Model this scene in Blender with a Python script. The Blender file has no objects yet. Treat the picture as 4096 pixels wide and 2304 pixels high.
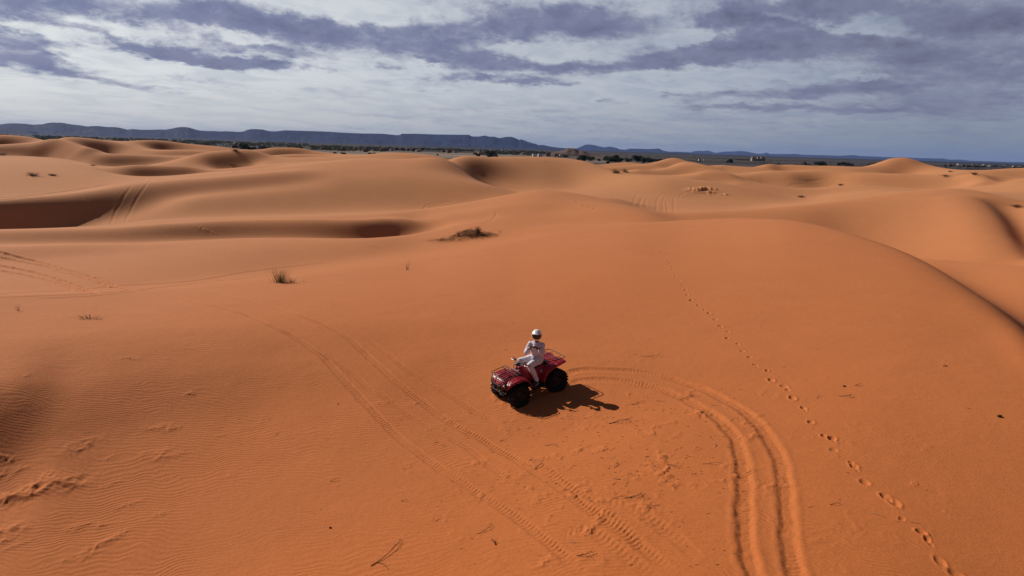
import bpy, math, random
import numpy as np
from mathutils import Vector, Matrix
# ---------------------------------------------------------------- camera numbers (tune here)
F_PX, CX, CY = 2900.0, 2048.0, 1152.0        # focal length and centre in photograph pixels (4096 wide)
CAM_H, PITCH, ROLL = 6.6, 10.95, 1.73
SUN_AZ, SUN_EL = 58.0, 34.0                   # degrees left of the view direction, degrees up
PLAIN_Z = -8.0

def rotmat():
    a = math.radians(90 - PITCH); r = math.radians(ROLL)
    Rx = np.array([[1, 0, 0], [0, math.cos(a), -math.sin(a)], [0, math.sin(a), math.cos(a)]])
    Rz = np.array([[math.cos(r), -math.sin(r), 0], [math.sin(r), math.cos(r), 0], [0, 0, 1]])
    return Rx @ Rz
RM = rotmat()

def px_dir(x, y):
    v = np.array([(np.asarray(x, float) - CX) / F_PX, -(np.asarray(y, float) - CY) / F_PX, -np.ones_like(np.asarray(x, float))])
    return np.tensordot(RM, v, axes=(1, 0))

def px_az_tan(x, y):
    d = px_dir(x, y)
    return np.arctan2(d[0], d[1]), d[2] / np.hypot(d[0], d[1])

# ---------------------------------------------------------------- helpers
def pchip_slopes(x, y):
    h = np.diff(x, axis=0); dl = np.diff(y, axis=0) / h
    m = np.zeros_like(y)
    w1 = 2 * h[1:] + h[:-1]; w2 = h[1:] + 2 * h[:-1]
    prod = dl[1:] * dl[:-1]
    with np.errstate(divide='ignore', invalid='ignore'):
        hm = (w1 + w2) / (w1 / dl[:-1] + w2 / dl[1:])
    m[1:-1] = np.where(prod > 0, hm, 0)
    m[0] = dl[0]; m[-1] = dl[-1]
    return m

def herm(x, y, m, k, q):
    x0, x1 = x[k], x[k + 1]; h = x1 - x0; t = (q - x0) / h
    return ((1 + 2 * t) * (1 - t) ** 2 * y[k] + t * (1 - t) ** 2 * h * m[k] + t * t * (3 - 2 * t) * y[k + 1] + t * t * (t - 1) * h * m[k + 1])

def interp1(xs, ys, q):
    xs = np.asarray(xs, float); ys = np.asarray(ys, float)
    m = pchip_slopes(xs, ys)
    qq = np.clip(q, xs[0], xs[-1]); k = np.clip(np.searchsorted(xs, qq, side='right') - 1, 0, len(xs) - 2)
    return herm(xs, ys, m, k, qq)

def hash2(i, j, s):
    n = (i.astype(np.int64) * 374761393 + j.astype(np.int64) * 668265263 + s * 1442695041) & 0xffffffff
    n = ((n ^ (n >> 13)) * 1274126177) & 0xffffffff
    return ((n ^ (n >> 16)) & 0xffff) / 65535.0

def vnoise(x, y, s=0):
    i = np.floor(x); j = np.floor(y); fx = x - i; fy = y - j
    fx = fx * fx * fx * (fx * (fx * 6 - 15) + 10); fy = fy * fy * fy * (fy * (fy * 6 - 15) + 10)
    a = hash2(i, j, s); b = hash2(i + 1, j, s); c = hash2(i, j + 1, s); d = hash2(i + 1, j + 1, s)
    return (a + (b - a) * fx + (c - a) * fy + (a - b - c + d) * fx * fy) * 2 - 1

def fbm(x, y, s=0, o=4):
    r = 0; a = 1.0; t = 0
    for k in range(o):
        r = r + a * vnoise(x * 2 ** k + 17.3 * k, y * 2 ** k - 9.1 * k, s + k); t += a; a *= .5
    return r / t

# ---------------------------------------------------------------- dune crests and hollows: (photo x, photo y, distance in metres)
K1 = [(-800,1235,30),(0,1195,32),(350,1185,32.5),(650,1170,33.5),(900,1142,35),(1200,1112,37),(1600,1062,41),(2000,985,46),(2300,930,50),(2550,897,53),(2732,880,56),
      (2900,872,56),(3050,873,54),(3200,885,51),(3330,910,48),(3450,945,44.5),(3600,1000,40),(3664,1030,38),(3780,1098,34.5),(3890,1180,31),(4000,1258,28.5),(4096,1350,25.5),(4300,1620,21),(4900,2200,15.5)]
V1 = [(-800,1170,35),(0,1158,36),(350,1145,37),(650,1120,39),(900,1095,41),(1200,1065,44),(1600,1015,48),(2000,942,53),(2300,895,57),(2550,885,57),(2732,905,58),
      (2900,905,58.5),(3050,912,58),(3200,930,58),(3330,960,55),(3450,1000,51),(3600,1045,50),(3664,1055,49),(3780,1095,45.5),(3890,1152,42),(4000,1211,38.5),(4096,1272,35.5),(4300,1400,31.5),(4900,1750,25)]
P1 = [(-800,1070,44),(0,1050,46),(450,1020,48),(900,985,50),(1200,965,52),(1400,962,52),(1520,955,53),(1640,930,57),(1760,893,61),(1900,880,61),(2200,845,64),(2450,838,63),(2600,862,61),(2732,895,60.5),
      (2900,905,60.5),(3200,960,60),(3450,1010,58),(3600,1028,54),(3664,1029,53),(3860,1045,51),(4096,1062,49),(4300,1075,48),(4900,1120,44)]
F2 = [(-800,1000,49),(0,985,50),(450,960,53),(900,938,57),(1200,938,56.5),(1400,942,57),(1520,936,59),(1640,910,62.5),(1760,866,66),(1900,838,68),(2200,800,69),(2450,820,67),(2600,850,63.5),(2732,885,62.5),
      (2900,895,62.5),(3200,935,62.5),(3450,1015,60),(3600,1058,57.5),(3664,1066,56.5),(3860,1088,54.5),(4096,1112,52.5),(4300,1095,51),(4900,1140,48)]
K2 = [(-800,935,56),(0,920,58),(300,910,60),(490,897,62),(590,882,64),(900,874,64.5),(1254,866,65),(1500,856,67),(1700,836,71),(1850,812,73),(1950,795,74),(2085,768,75.5),(2173,758,76),(2330,776,75),
      (2421,797,73),(2522,824,70),(2645,848,67),(2760,850,66.5),(2960,841,69),(3200,820,73),(3400,797,77.5),(3530,777,80.5),(3700,758,83.5),(3800,751,85),(3918,758,85),(4017,788,82),(4200,815,77),(4900,860,68)]
V2 = [(-800,965,66),(0,950,68),(300,935,70),(490,920,71),(590,890,73),(900,868,74),(1254,858,75),(1500,848,76),(1700,842,77),(1897,818,79),(2085,790,81),(2173,795,82),(2421,835,83),(2645,880,78),
      (2760,880,78),(2960,868,80),(3200,846,83),(3400,820,86),(3700,785,89),(3918,785,90),(4017,808,87),(4200,830,82),(4900,880,76)]
M2 = [(-800,945,70),(0,922,71.5),(210,881,74),(350,850,76),(461,823,78),(594,800,80),(800,765,82),(1150,730,85),(1394,709,87),(1650,700,88),(1850,722,87),(2007,755,87),(2085,775,87),(2173,782,87),(2300,790,87),
      (2421,800,88),(2645,848,88),(2800,845,88),(2960,845,89),(3200,828,89),(3400,810,89),(3700,778,89),(3918,780,89),(4017,800,86),(4200,822,82),(4900,870,78)]
T2 = [(-800,850,75),(0,832,75.5),(245,806,79),(472,779,82),(594,768,84),(700,750,85),(800,735,86),(1150,690,90),(1394,668,92),(1650,662,93),(1810,690,92),(1900,722,91),(2019,757,90),(2085,785,90),(2173,800,90),(2300,800,90),
      (2421,785,91),(2645,835,91),(2800,838,91),(2960,840,92),(3200,822,92),(3400,802,92),(3700,775,92),(3918,778,92),(4017,798,89),(4200,820,85),(4900,865,81)]
K3 = [(-800,800,80),(0,790,81),(245,769,84),(454,738,87),(630,718,90),(800,701,92),(1149,665,96),(1324,645,98),(1516,632,100),(1700,643,98),(1810,667,96),(1852,685,95),(1897,706,95),(2019,751,93),(2086,772,92.5),(2173,795,93),(2300,795,93),
      (2421,800,94),(2645,820,94),(2800,828,94),(2960,832,95),(3200,818,95),(3400,800,95),(3700,772,95),(3918,776,95),(4017,796,92),(4200,818,88),(4900,862,84)]
K4 = [(-800,628,112),(0,629,113),(140,631,113),(280,643,110),(350,662,106),(402,680,103),(472,697,101),(560,706,99),(664,704,99),(804,690,101),(975,681,102),(1149,660,103),(1324,643,105),(1516,631,107),(1600,634,106),(1700,645,105),
      (1810,672,103),(1897,712,102),(2019,758,100),(2086,775,97),(2173,785,99),(2300,782,99),(2421,782,99),(2645,800,98),(2800,812,98),(2960,825,99),(3200,814,99),(3300,806,99),(3500,790,99),(3700,770,99),(3918,772,99),(4017,792,96),(4200,815,92),(4900,860,88)]
V4 = [(-800,640,118),(0,640,119),(280,655,116),(402,690,109),(472,712,107),(560,728,106),(664,726,106),(804,712,107),(975,700,108),(1149,668,110),(1324,655,112),(1516,648,112),(1700,664,113),(1841,700,109),(1897,722,108),(2019,758,106),
      (2086,765,107),(2173,762,108),(2300,758,110),(2421,762,106),(2680,785,102),(2819,800,102),(2924,808,102),(3029,812,102.5),(3239,812,103),(3300,800,104),(3500,788,104),(3700,768,104),(3918,770,104),(4017,790,101),(4200,810,97),(4900,855,93)]
K5 = [(-800,640,125),(0,642,123),(280,656,120),(350,668,115),(437,671,113),(524,669,114),(700,672,116),(840,677,116),(1010,664,117),(1149,650,119),(1289,645,121),(1450,640,121),(1600,652,121),(1750,665,124),(1841,646,119),(1915,629,121),
      (2019,625,125),(2159,625,129),(2264,632,131),(2369,645,131),(2432,668,127),(2500,693,118),(2680,709,112),(2819,720,112.5),(2924,736,112.5),(3029,757,112),(3134,783,111),(3239,800,111),(3300,790,110),(3420,775,112),(3530,768,112),(3700,764,112),(3918,766,112),(4096,780,110),(4900,830,104)]
V5 = [(-800,630,132),(0,638,132),(280,650,128),(400,680,119),(524,689,120),(664,690,124),(840,690,124),(1010,676,125),(1149,662,127),(1289,654,128),(1516,645,128),(1747,650,129),(1841,678,133),(2019,672,138),(2264,665,138),(2432,686,127),
      (2500,696,122),(2680,714,117),(2784,738,116),(2924,752,115),(3029,768,114),(3134,792,113),(3239,796,114),(3300,780,117),(3420,765,119),(3530,760,119),(3700,768,118),(3918,768,118),(4096,770,116),(4900,820,112)]
K6 = [(-800,620,138),(0,622,138),(280,635,136),(400,668,126),(524,669,127),(664,648,134),(804,622,139),(887,611,141),(975,606,142),(1027,611,141),(1097,626,139),(1132,630,137),(1254,628,136),(1359,624,136),(1464,617,137),(1551,609,138),
      (1621,608,138),(1687,618,137),(1747,627,136),(1810,640,136),(1841,650,137),(2019,655,143),(2264,655,143),(2432,684,132),(2500,692,127),(2600,700,124),(2680,704,123),(2784,692,124),(2854,687,124.5),(2907,694,124),(2959,712,122.5),
      (3011,729,121.5),(3099,743,120.5),(3204,756,121),(3300,751,123),(3420,739,125),(3530,746,125),(3700,758,124),(3850,750,123),(3973,741,123),(4096,732,123),(4900,715,123)]
K7 = [(-800,580,165),(0,580,165),(105,581,165),(168,586,164),(245,598,160),(350,612,155),(400,614,154),(524,614,156),(664,622,158),(751,624,160),(853,617,164),(975,625,164),(1149,636,158),(1464,625,156),(1747,642,156),(1841,652,156),
      (2019,655,160),(2264,655,160),(2432,686,148),(2557,684,146),(2645,672,150),(2714,656,154),(2767,648,155),(2802,651,154),(2854,665,152),(2900,682,149),(2952,705,145),(3029,684,149),(3081,680,150),(3169,687,149),(3240,678,152),
      (3283,674,154),(3366,683,152),(3421,691,150),(3586,694,150),(3697,699,150),(3752,697,150),(3896,691,150),(3990,703,147),(4096,712,145),(4900,700,145)]
K8 = [(-800,588,185),(0,590,184),(185,591,180),(280,584,184),(384,573,190),(433,571,190),(524,584,186),(622,602,182),(734,598,182),(840,604,182),(900,612,180),(1000,626,178),(1090,624,176),(1149,615,180),(1219,617,180),(1324,622,178),(1464,626,178),
      (1747,640,178),(1841,655,178),(2264,660,178),(2400,668,176),(2480,664,177),(2557,659,178),(2610,652,180),(2652,635,183),(2714,631,184),(2767,644,182),(2830,668,179),(2870,664,179),(2900,659,180),(2950,660,180),(2994,671,178),(3099,656,182),
      (3169,652,184),(3239,664,182),(3310,657,184),(3421,666,182),(3476,663,184),(3553,639,188),(3642,634,190),(3697,647,188),(3752,661,185),(3807,674,182),(3945,683,180),(4000,669,182),(4096,669,184),(4900,665,184)]
K9 = [(-800,540,235),(0,548,235),(60,549,235),(140,556,230),(168,554,229),(200,557,228),(314,557,228),(409,554,230),(489,563,228),(531,571,226),(699,575,228),(734,580,226),(769,575,226),(849,576,224),(870,584,222),(905,583,222),(940,591,220),
      (1010,599,218),(1062,598,218),(1149,597,220),(1237,601,220),(1324,605,218),(1352,612,214),(1429,613,212),(1500,622,208),(1747,634,204),(1820,636,204),(1880,626,206),(1915,628,206),(2000,640,204),(2264,650,204),(2400,658,208),(2445,649,210),
      (2505,645,212),(2540,645,212),(2575,653,210),(2650,668,208),(3000,690,208),(3500,690,208),(4096,690,208),(4900,690,208)]
CURVES = [K1, V1, P1, F2, K2, V2, M2, T2, K3, K4, V4, K5, V5, K6, K7, K8, K9]
FACE_ANGLE = {(13, 14): 28, (14, 15): 29, (15, 16): 29}      # between these crests a foot is worked out

G_AZ = np.radians([-180, -90, -55, -40, -28, -15, 0, 10, 20, 30, 40, 55, 90, 180])
G_D = [1.0, 6, 10, 13, 16, 19, 22, 25.5]
G_Z = np.array([
    [-1.6]*3 + [-1.7,-1.5,-1.0,-.8,-.7,-.6,-.5,-.45,-.5,-.8,-1.6],
    [-1.9,-2.1,-2.2,-2.1,-1.8,-1.3,-.8,-.6,-.45,-.35,-.35,-.5,-.8,-1.9],
    [-1.9,-2.2,-2.3,-2.15,-1.8,-1.2,-.65,-.35,-.15,-.08,-.22,-.6,-1.0,-1.9],
    [-1.9,-2.2,-2.3,-2.1,-1.65,-1.05,-.5,-.1,.15,.27,.16,-.3,-1.2,-1.9],
    [-1.9,-2.1,-2.1,-1.75,-1.25,-.75,-.28,.12,.42,.62,.56,.0,-1.4,-1.9],
    [-1.8,-1.7,-1.3,-.95,-.62,-.34,.0,.34,.66,.94,.98,.4,-1.5,-1.8],
    [-1.7,-1.2,.0,.10,.12,.14,.30,.55,.88,1.18,1.24,.5,-1.6,-1.7],
    [-1.6,-.8,.5,.62,.54,.46,.52,.74,1.08,1.42,1.46,.6,-1.6,-1.6]])

def curve_on(c, az):
    a = np.array(c, float); A, T = px_az_tan(a[:, 0], a[:, 1])
    A = np.array(A)
    o = np.argsort(A); A = A[o]
    z = (CAM_H + a[:, 2] * T)[o]; ld = np.log(a[o, 2])
    # round off to a quiet dune field behind the camera
    A = np.concatenate([[-math.pi, -2.0], A, [2.0, math.pi]])
    z = np.concatenate([[z.mean()] * 2, z, [z.mean()] * 2]); ml = ld.mean()
    ld = np.concatenate([[ml] * 2, ld, [ml] * 2])
    return interp1(A, ld, az), interp1(A, z, az)

def build_profile(az):
    L, Z = [], []
    lk, zk = curve_on(K1, az)
    GT = np.array([interp1(G_AZ, g, az) for g in G_Z]); lg = np.log(G_D)
    for r, d in enumerate(G_D):
        l = np.minimum(math.log(d), lk + math.log(.30 + .60 * d / 25.5)) if d > 12 else lk * 0 + math.log(d)
        k = np.clip(np.searchsorted(lg, l, side='right') - 1, 0, len(lg) - 2); t = np.clip((l - lg[k]) / (lg[k + 1] - lg[k]), 0, 1); c = np.arange(len(az))
        L.append(l); Z.append(GT[k, c] * (1 - t) + GT[k + 1, c] * t)
    ev = [curve_on(c, az) for c in CURVES]
    for i, (l, z) in enumerate(ev):
        key = (i - 1, i)
        if key in FACE_ANGLE:
            lp, zp = ev[i - 1]
            dp, dn = np.exp(lp), np.exp(l)
            tp = (zp - CAM_H) / dp; tn = (z - CAM_H) / dn
            ta = math.tan(math.radians(FACE_ANGLE[key]))
            vis = tn > tp
            df = dn - 4
            for _ in range(6):
                zf = CAM_H + df * (tp - .0022)
                df = np.clip(dn - (z - zf) / ta, dp + .35 * (dn - dp), dn - 1.0)
            zf = CAM_H + df * (tp - .0022)
            zf = np.where(vis, zf, np.minimum(z - .4, zf))
            df = np.where(vis, df, dp + .6 * (dn - dp))
            L.append(np.log(df)); Z.append(zf)
        L.append(l); Z.append(z)
    dl = np.exp(L[-1])
    for k, (dd, zz) in enumerate([(8, -1.5), (30, -6), (70, PLAIN_Z - 1.0), (110, PLAIN_Z - 2.0)]):
        L.append(np.log(dl + dd)); Z.append(Z[-1] * 0 + (zz if k else ev[-1][1] - 1.0))
    L = np.array(L); Z = np.array(Z)
    for i in range(1, len(L)):
        L[i] = np.maximum(L[i], L[i - 1] + .006)
    return L, Z

def make_az(dense=1700):
    a = np.radians(np.linspace(-41, 41, dense))
    side = np.radians(np.concatenate([np.linspace(41.4, 60, 30), np.linspace(62, 180, 50)]))
    return np.concatenate([-side[::-1], a, side])

def make_d():
    d = [1.0]
    while d[-1] < 340:
        x = d[-1]
        st = .5 if x < 7 else (.028 if x < 24 else (.028 + (x - 24) * .0022 if x < 75 else .14 + (x - 75) * .0022))
        d.append(x + st)
    return np.array(d)

def smooth_ax(a, s, axis):
    r = int(3 * s) + 1; k = np.exp(-.5 * (np.arange(-r, r + 1) / s) ** 2); k /= k.sum()
    p = np.pad(a, [(r, r) if i == axis else (0, 0) for i in range(2)], mode='edge')
    out = np.zeros_like(a)
    for i, w in enumerate(k):
        out += w * (p[i:i + a.shape[0], :] if axis == 0 else p[:, i:i + a.shape[1]])
    return out

def loft(az, ds):
    L, Z = build_profile(az)
    M = pchip_slopes(L, Z)
    lq = np.log(ds)
    out = np.zeros((len(ds), len(az)))
    for k in range(len(L) - 1):
        lo = L[k][None, :]; hi = L[k + 1][None, :]
        q = lq[:, None]
        m = (q >= lo) & (q < hi) if k else (q < hi)
        if k == len(L) - 2: m = q >= lo
        rows = np.where(m.any(axis=1))[0]
        if not len(rows): continue
        s = slice(rows[0], rows[-1] + 1)
        qq = np.clip(q[s], lo, hi); h = hi - lo; t = (qq - lo) / h
        v = ((1 + 2 * t) * (1 - t) ** 2 * Z[k] + t * (1 - t) ** 2 * h * M[k] + t * t * (3 - 2 * t) * Z[k + 1] + t * t * (t - 1) * h * M[k + 1])
        out[s] = np.where(m[s], v, out[s])
    return out

# ================================================================ camera, sky, sun, exposure
scene = bpy.context.scene
COL = scene.collection
R = math.radians
scene.render.engine = 'CYCLES'
scene.view_settings.view_transform = 'Standard'; scene.view_settings.look = 'None'
scene.view_settings.exposure = 0.0; scene.view_settings.gamma = 1.0
scene.cycles.use_denoising = True
scene.cycles.max_bounces = 6; scene.cycles.volume_bounces = 0
cam = bpy.data.cameras.new('camera'); camo = bpy.data.objects.new('camera', cam); COL.objects.link(camo)
cam.lens = F_PX / 4096 * 36; cam.sensor_width = 36; cam.clip_start = .1; cam.clip_end = 200000
camo.matrix_world = Matrix.Translation((0, 0, CAM_H)) @ Matrix([list(r) for r in RM]).to_4x4()
scene.camera = camo
sun = bpy.data.lights.new('sun', 'SUN'); suno = bpy.data.objects.new('sun', sun); COL.objects.link(suno)
sun.energy = 4.8; sun.angle = R(.6); sun.color = (1.0, .93, .84)
sd = Vector((-math.sin(R(SUN_AZ)) * math.cos(R(SUN_EL)), math.cos(R(SUN_AZ)) * math.cos(R(SUN_EL)), math.sin(R(SUN_EL))))
suno.rotation_euler = sd.to_track_quat('Z', 'Y').to_euler()

class NT:
    """small helper to write node trees"""
    def __init__(s, tree): s.t = tree; s.n = tree.nodes; s.l = tree.links; s.n.clear()
    def new(s, t, **k):
        n = s.n.new(t)
        for a, b in k.items(): setattr(n, a, b)
        return n
    def set(s, sock, v):
        if isinstance(v, bpy.types.NodeSocket): s.l.new(v, sock)
        elif v is not None: sock.default_value = v
    def m(s, op, a, b=None, c=None, clamp=False):
        n = s.new('ShaderNodeMath', operation=op, use_clamp=clamp)
        for i, v in enumerate((a, b, c)): s.set(n.inputs[i], v) if v is not None else None
        return n.outputs[0]
    def vm(s, op, a, b=None):
        n = s.new('ShaderNodeVectorMath', operation=op)
        s.set(n.inputs[0], a)
        if b is not None: s.set(n.inputs[3 if op == 'SCALE' else 1], b)
        return n.outputs[1 if op in ('LENGTH', 'DOT_PRODUCT', 'DISTANCE') else 0]
    def mapr(s, v, a, b, c=0., d=1., smooth=True):
        n = s.new('ShaderNodeMapRange', interpolation_type='SMOOTHSTEP' if smooth else 'LINEAR')
        for i, q in enumerate((v, a, b, c, d)): s.set(n.inputs[i], q)
        return n.outputs[0]
    def noise(s, vec, scale, detail=2., rough=.5, dist=0., dim='3D'):
        n = s.new('ShaderNodeTexNoise', noise_dimensions=dim)
        s.set(n.inputs['Vector'], vec); s.set(n.inputs['Scale'], scale); s.set(n.inputs['Detail'], detail)
        s.set(n.inputs['Roughness'], rough); s.set(n.inputs['Distortion'], dist)
        return n.outputs[0]
    def mix(s, f, a, b, mode='MIX'):
        n = s.new('ShaderNodeMix', data_type='RGBA', blend_type=mode)
        s.set(n.inputs[0], f)
        for k, v in ((6, a), (7, b)):
            s.set(n.inputs[k], (*v, 1) if isinstance(v, tuple) and len(v) == 3 else v)
        return n.outputs[2]
    def comb(s, x, y, z=0.):
        n = s.new('ShaderNodeCombineXYZ')
        for i, v in enumerate((x, y, z)): s.set(n.inputs[i], v)
        return n.outputs[0]
    def sep(s, v):
        n = s.new('ShaderNodeSeparateXYZ'); s.set(n.inputs[0], v); return n.outputs

world = bpy.data.worlds.new('World'); scene.world = world; world.use_nodes = True
# cloud banks as seen on the day: (photo x, photo y, half width, half height, strength, slope); turned into compass bearing and height angle
BANKS = [(245,35,480,55,.62,.1),(820,38,360,48,.62,.05),(1380,150,430,58,.75,.06),(560,185,440,32,.62,.16),(1010,200,230,22,.6,.1),(120,245,215,34,.75,.14),(80,165,170,32,.55,.1),
    (985,257,185,21,.72,.05),(750,243,95,26,.5,.2),(1256,275,55,14,.45,.0),(800,312,100,14,.45,.1),(480,335,140,12,.45,.15),(730,357,110,7,.3,.05),(1900,128,280,50,.62,.1),
    (2250,78,310,66,.8,.06),(1990,250,270,33,.68,.05),(2470,268,280,30,.68,-.03),(1676,239,38,15,.55,0),(1535,266,60,15,.5,.05),(1774,305,82,20,.5,0),(1926,310,62,20,.55,.05),
    (2110,322,98,17,.62,.06),(2240,340,52,9,.45,0),(2437,402,62,10,.5,0),(1785,370,34,7,.4,0),(2890,70,210,36,.6,0),(3350,28,520,50,.7,.05),(3890,95,330,48,.7,0),(3170,140,360,60,.62,.08),
    (3510,182,140,26,.55,.1),(2900,217,420,38,.7,0),(3850,270,520,110,.5,0),(3400,345,270,22,.5,.03),(3120,377,260,19,.5,0),(3080,430,350,13,.5,.03),(3480,446,130,9,.4,0),(3730,430,380,46,.36,.03),
    (2740,390,60,9,.4,0),(1900,440,300,8,.12,0),(3700,230,200,20,.3,0),
    (200,125,150,24,-.5,.1),(470,112,230,30,-.55,.15),(650,280,330,26,-.4,.1),(1480,45,260,50,-.55,.1),(900,140,160,20,-.4,.2),(2120,205,180,34,-.35,.15),(2780,150,110,24,-.45,-.3),
    (3140,58,90,22,-.5,.2),(3370,122,120,20,-.55,.15),(3480,110,150,30,-.3,.2),(2150,380,500,40,-.3,0),(1100,300,300,30,-.25,0),(2700,290,250,22,-.3,0),(3400,308,180,9,-.4,0),(3600,150,250,30,-.2,0),(600,430,900,70,-.3,0)]

def build_sky():
    N = NT(world.node_tree)
    tc = N.new('ShaderNodeTexCoord')
    sky = N.new('ShaderNodeTexSky', sky_type='NISHITA', sun_disc=False, sun_elevation=R(SUN_EL), sun_rotation=R(-SUN_AZ), air_density=1.0, dust_density=2.0)
    x, y, z = N.sep(tc.outputs['Generated'])
    az = N.m('MULTIPLY', N.m('ARCTAN2', x, y), 180 / math.pi)          # degrees, right positive
    el = N.m('MULTIPLY', N.m('ARCSINE', z), 180 / math.pi)
    # cloud texture grows finer and flatter towards the horizon, as a layer seen edge-on does
    ez = N.m('MULTIPLY', N.m('LOGARITHM', N.m('ADD', N.m('MAXIMUM', el, 0.), 2.6), math.e), 5.6)
    sh_ = N.m('MULTIPLY_ADD', az, .021, ez)
    P = N.comb(N.m('MULTIPLY', az, .16), sh_, 3.7)
    Q = N.comb(N.m('MULTIPLY', az, .26), sh_, 8.1)
    big = N.m('SUBTRACT', N.noise(P, 1.0, 8., .62, .35), .5)
    fine = N.m('SUBTRACT', N.noise(Q, 2.3, 8., .66, .5), .5)
    wob = N.m('MULTIPLY', N.m('SUBTRACT', N.noise(Q, .9, 7., .62), .5), 11.)
    wel = N.m('MULTIPLY', N.m('SUBTRACT', N.noise(Q, 1.4, 8., .66), .5), 2.6)
    azw = N.m('ADD', az, wob); elw = N.m('ADD', el, N.m('MULTIPLY', wel, N.mapr(el, 0., 8., .25, 1., False)))
    cov = None
    for px, py, hw, hh, s, sl in BANKS:
        A, T = px_az_tan(px, py); a = math.degrees(A); e = math.degrees(math.atan(T))
        A2, _ = px_az_tan(px + hw, py); w = (math.degrees(A2) - a) * 1.0; h = math.degrees(math.atan(hh / F_PX)) * .9
        sl -= .03
        q = N.m('MULTIPLY_ADD', azw, 1 / w, -a / w)
        r = N.m('MULTIPLY_ADD', elw, 1 / h, -e / h)
        r = N.m('MULTIPLY_ADD', azw, sl / h, N.m('ADD', r, -a * sl / h))
        g = N.m('MULTIPLY', N.mapr(N.vm('LENGTH', N.comb(q, r, 0.)), 1.7, .25), s)
        cov = g if cov is None else N.m('ADD', cov, g)
    dens = N.m('ADD', N.m('ADD', N.m('MULTIPLY', big, .95), N.m('MULTIPLY', fine, 1.05)), cov)
    dens = N.m('ADD', dens, N.mapr(el, 11., 20., 0., .5))
    dark = N.mapr(dens, -.14, .72)
    side = N.mapr(az, -34., 30., 0., 1., False)
    gap = N.mix(side, (.82, .85, .86), (.335, .38, .475))
    low = N.mix(side, (.74, .745, .73), (.235, .275, .345))
    gap = N.mix(N.mapr(el, .3, 5.), low, gap)
    veil = N.noise(P, 1.7, 6., .62, .6)
    gap = N.mix(N.mapr(veil, .38, .70, 0., .5), gap, N.mix(side, (.50, .565, .63), (.20, .26, .38)))
    shade = N.mix(side, (.185, .215, .37), (.170, .180, .285))
    thick = N.mix(N.mapr(dens, .6, 1.25), shade, N.mix(side, (.14, .16, .28), (.112, .115, .185)))
    body = N.noise(Q, 1.2, 7., .62, .3)
    thick = N.mix(N.mapr(body, .36, .66, 0., .5), thick, N.mix(side, (.30, .32, .46), (.24, .26, .36)))
    col = N.mix(dark, gap, thick)
    col = N.mix(N.mapr(el, 13., 30.), col, (.055, .062, .10))            # unseen sky overhead, darkened to cut the fill light
    col = N.mix(N.m('MULTIPLY', N.mapr(N.m('ABSOLUTE', az), 55., 95.), .85), col, (.045, .052, .085))   # same added darkening beside and behind the camera, deepens shaded faces
    col = N.mix(N.mapr(el, 0., -2.), col, (.12, .10, .09))
    skyb = N.new('ShaderNodeBackground'); N.l.new(sky.outputs[0], skyb.inputs[0]); skyb.inputs[1].default_value = .05
    clb = N.new('ShaderNodeBackground'); N.l.new(col, clb.inputs[0]); clb.inputs[1].default_value = 1.0
    mx = N.new('ShaderNodeMixShader'); mx.inputs[0].default_value = .93
    N.l.new(skyb.outputs[0], mx.inputs[1]); N.l.new(clb.outputs[0], mx.inputs[2])
    out = N.new('ShaderNodeOutputWorld'); N.l.new(mx.outputs[0], out.inputs[0])
    world.cycles.sampling_method = 'MANUAL'; world.cycles.sample_map_resolution = 512
build_sky()

# ================================================================ materials
def material(name):
    m = bpy.data.materials.new(name); m.use_nodes = True
    return m, NT(m.node_tree)

def principled(N, col, rough=.6, metal=0., spec=.5, normal=None):
    b = N.new('ShaderNodeBsdfPrincipled')
    N.set(b.inputs['Base Color'], (*col, 1) if isinstance(col, tuple) and len(col) == 3 else col)
    N.set(b.inputs['Roughness'], rough); N.set(b.inputs['Metallic'], metal); N.set(b.inputs['Specular IOR Level'], spec)
    if normal is not None: N.l.new(normal, b.inputs['Normal'])
    o = N.new('ShaderNodeOutputMaterial'); N.l.new(b.outputs[0], o.inputs[0])
    return b

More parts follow.
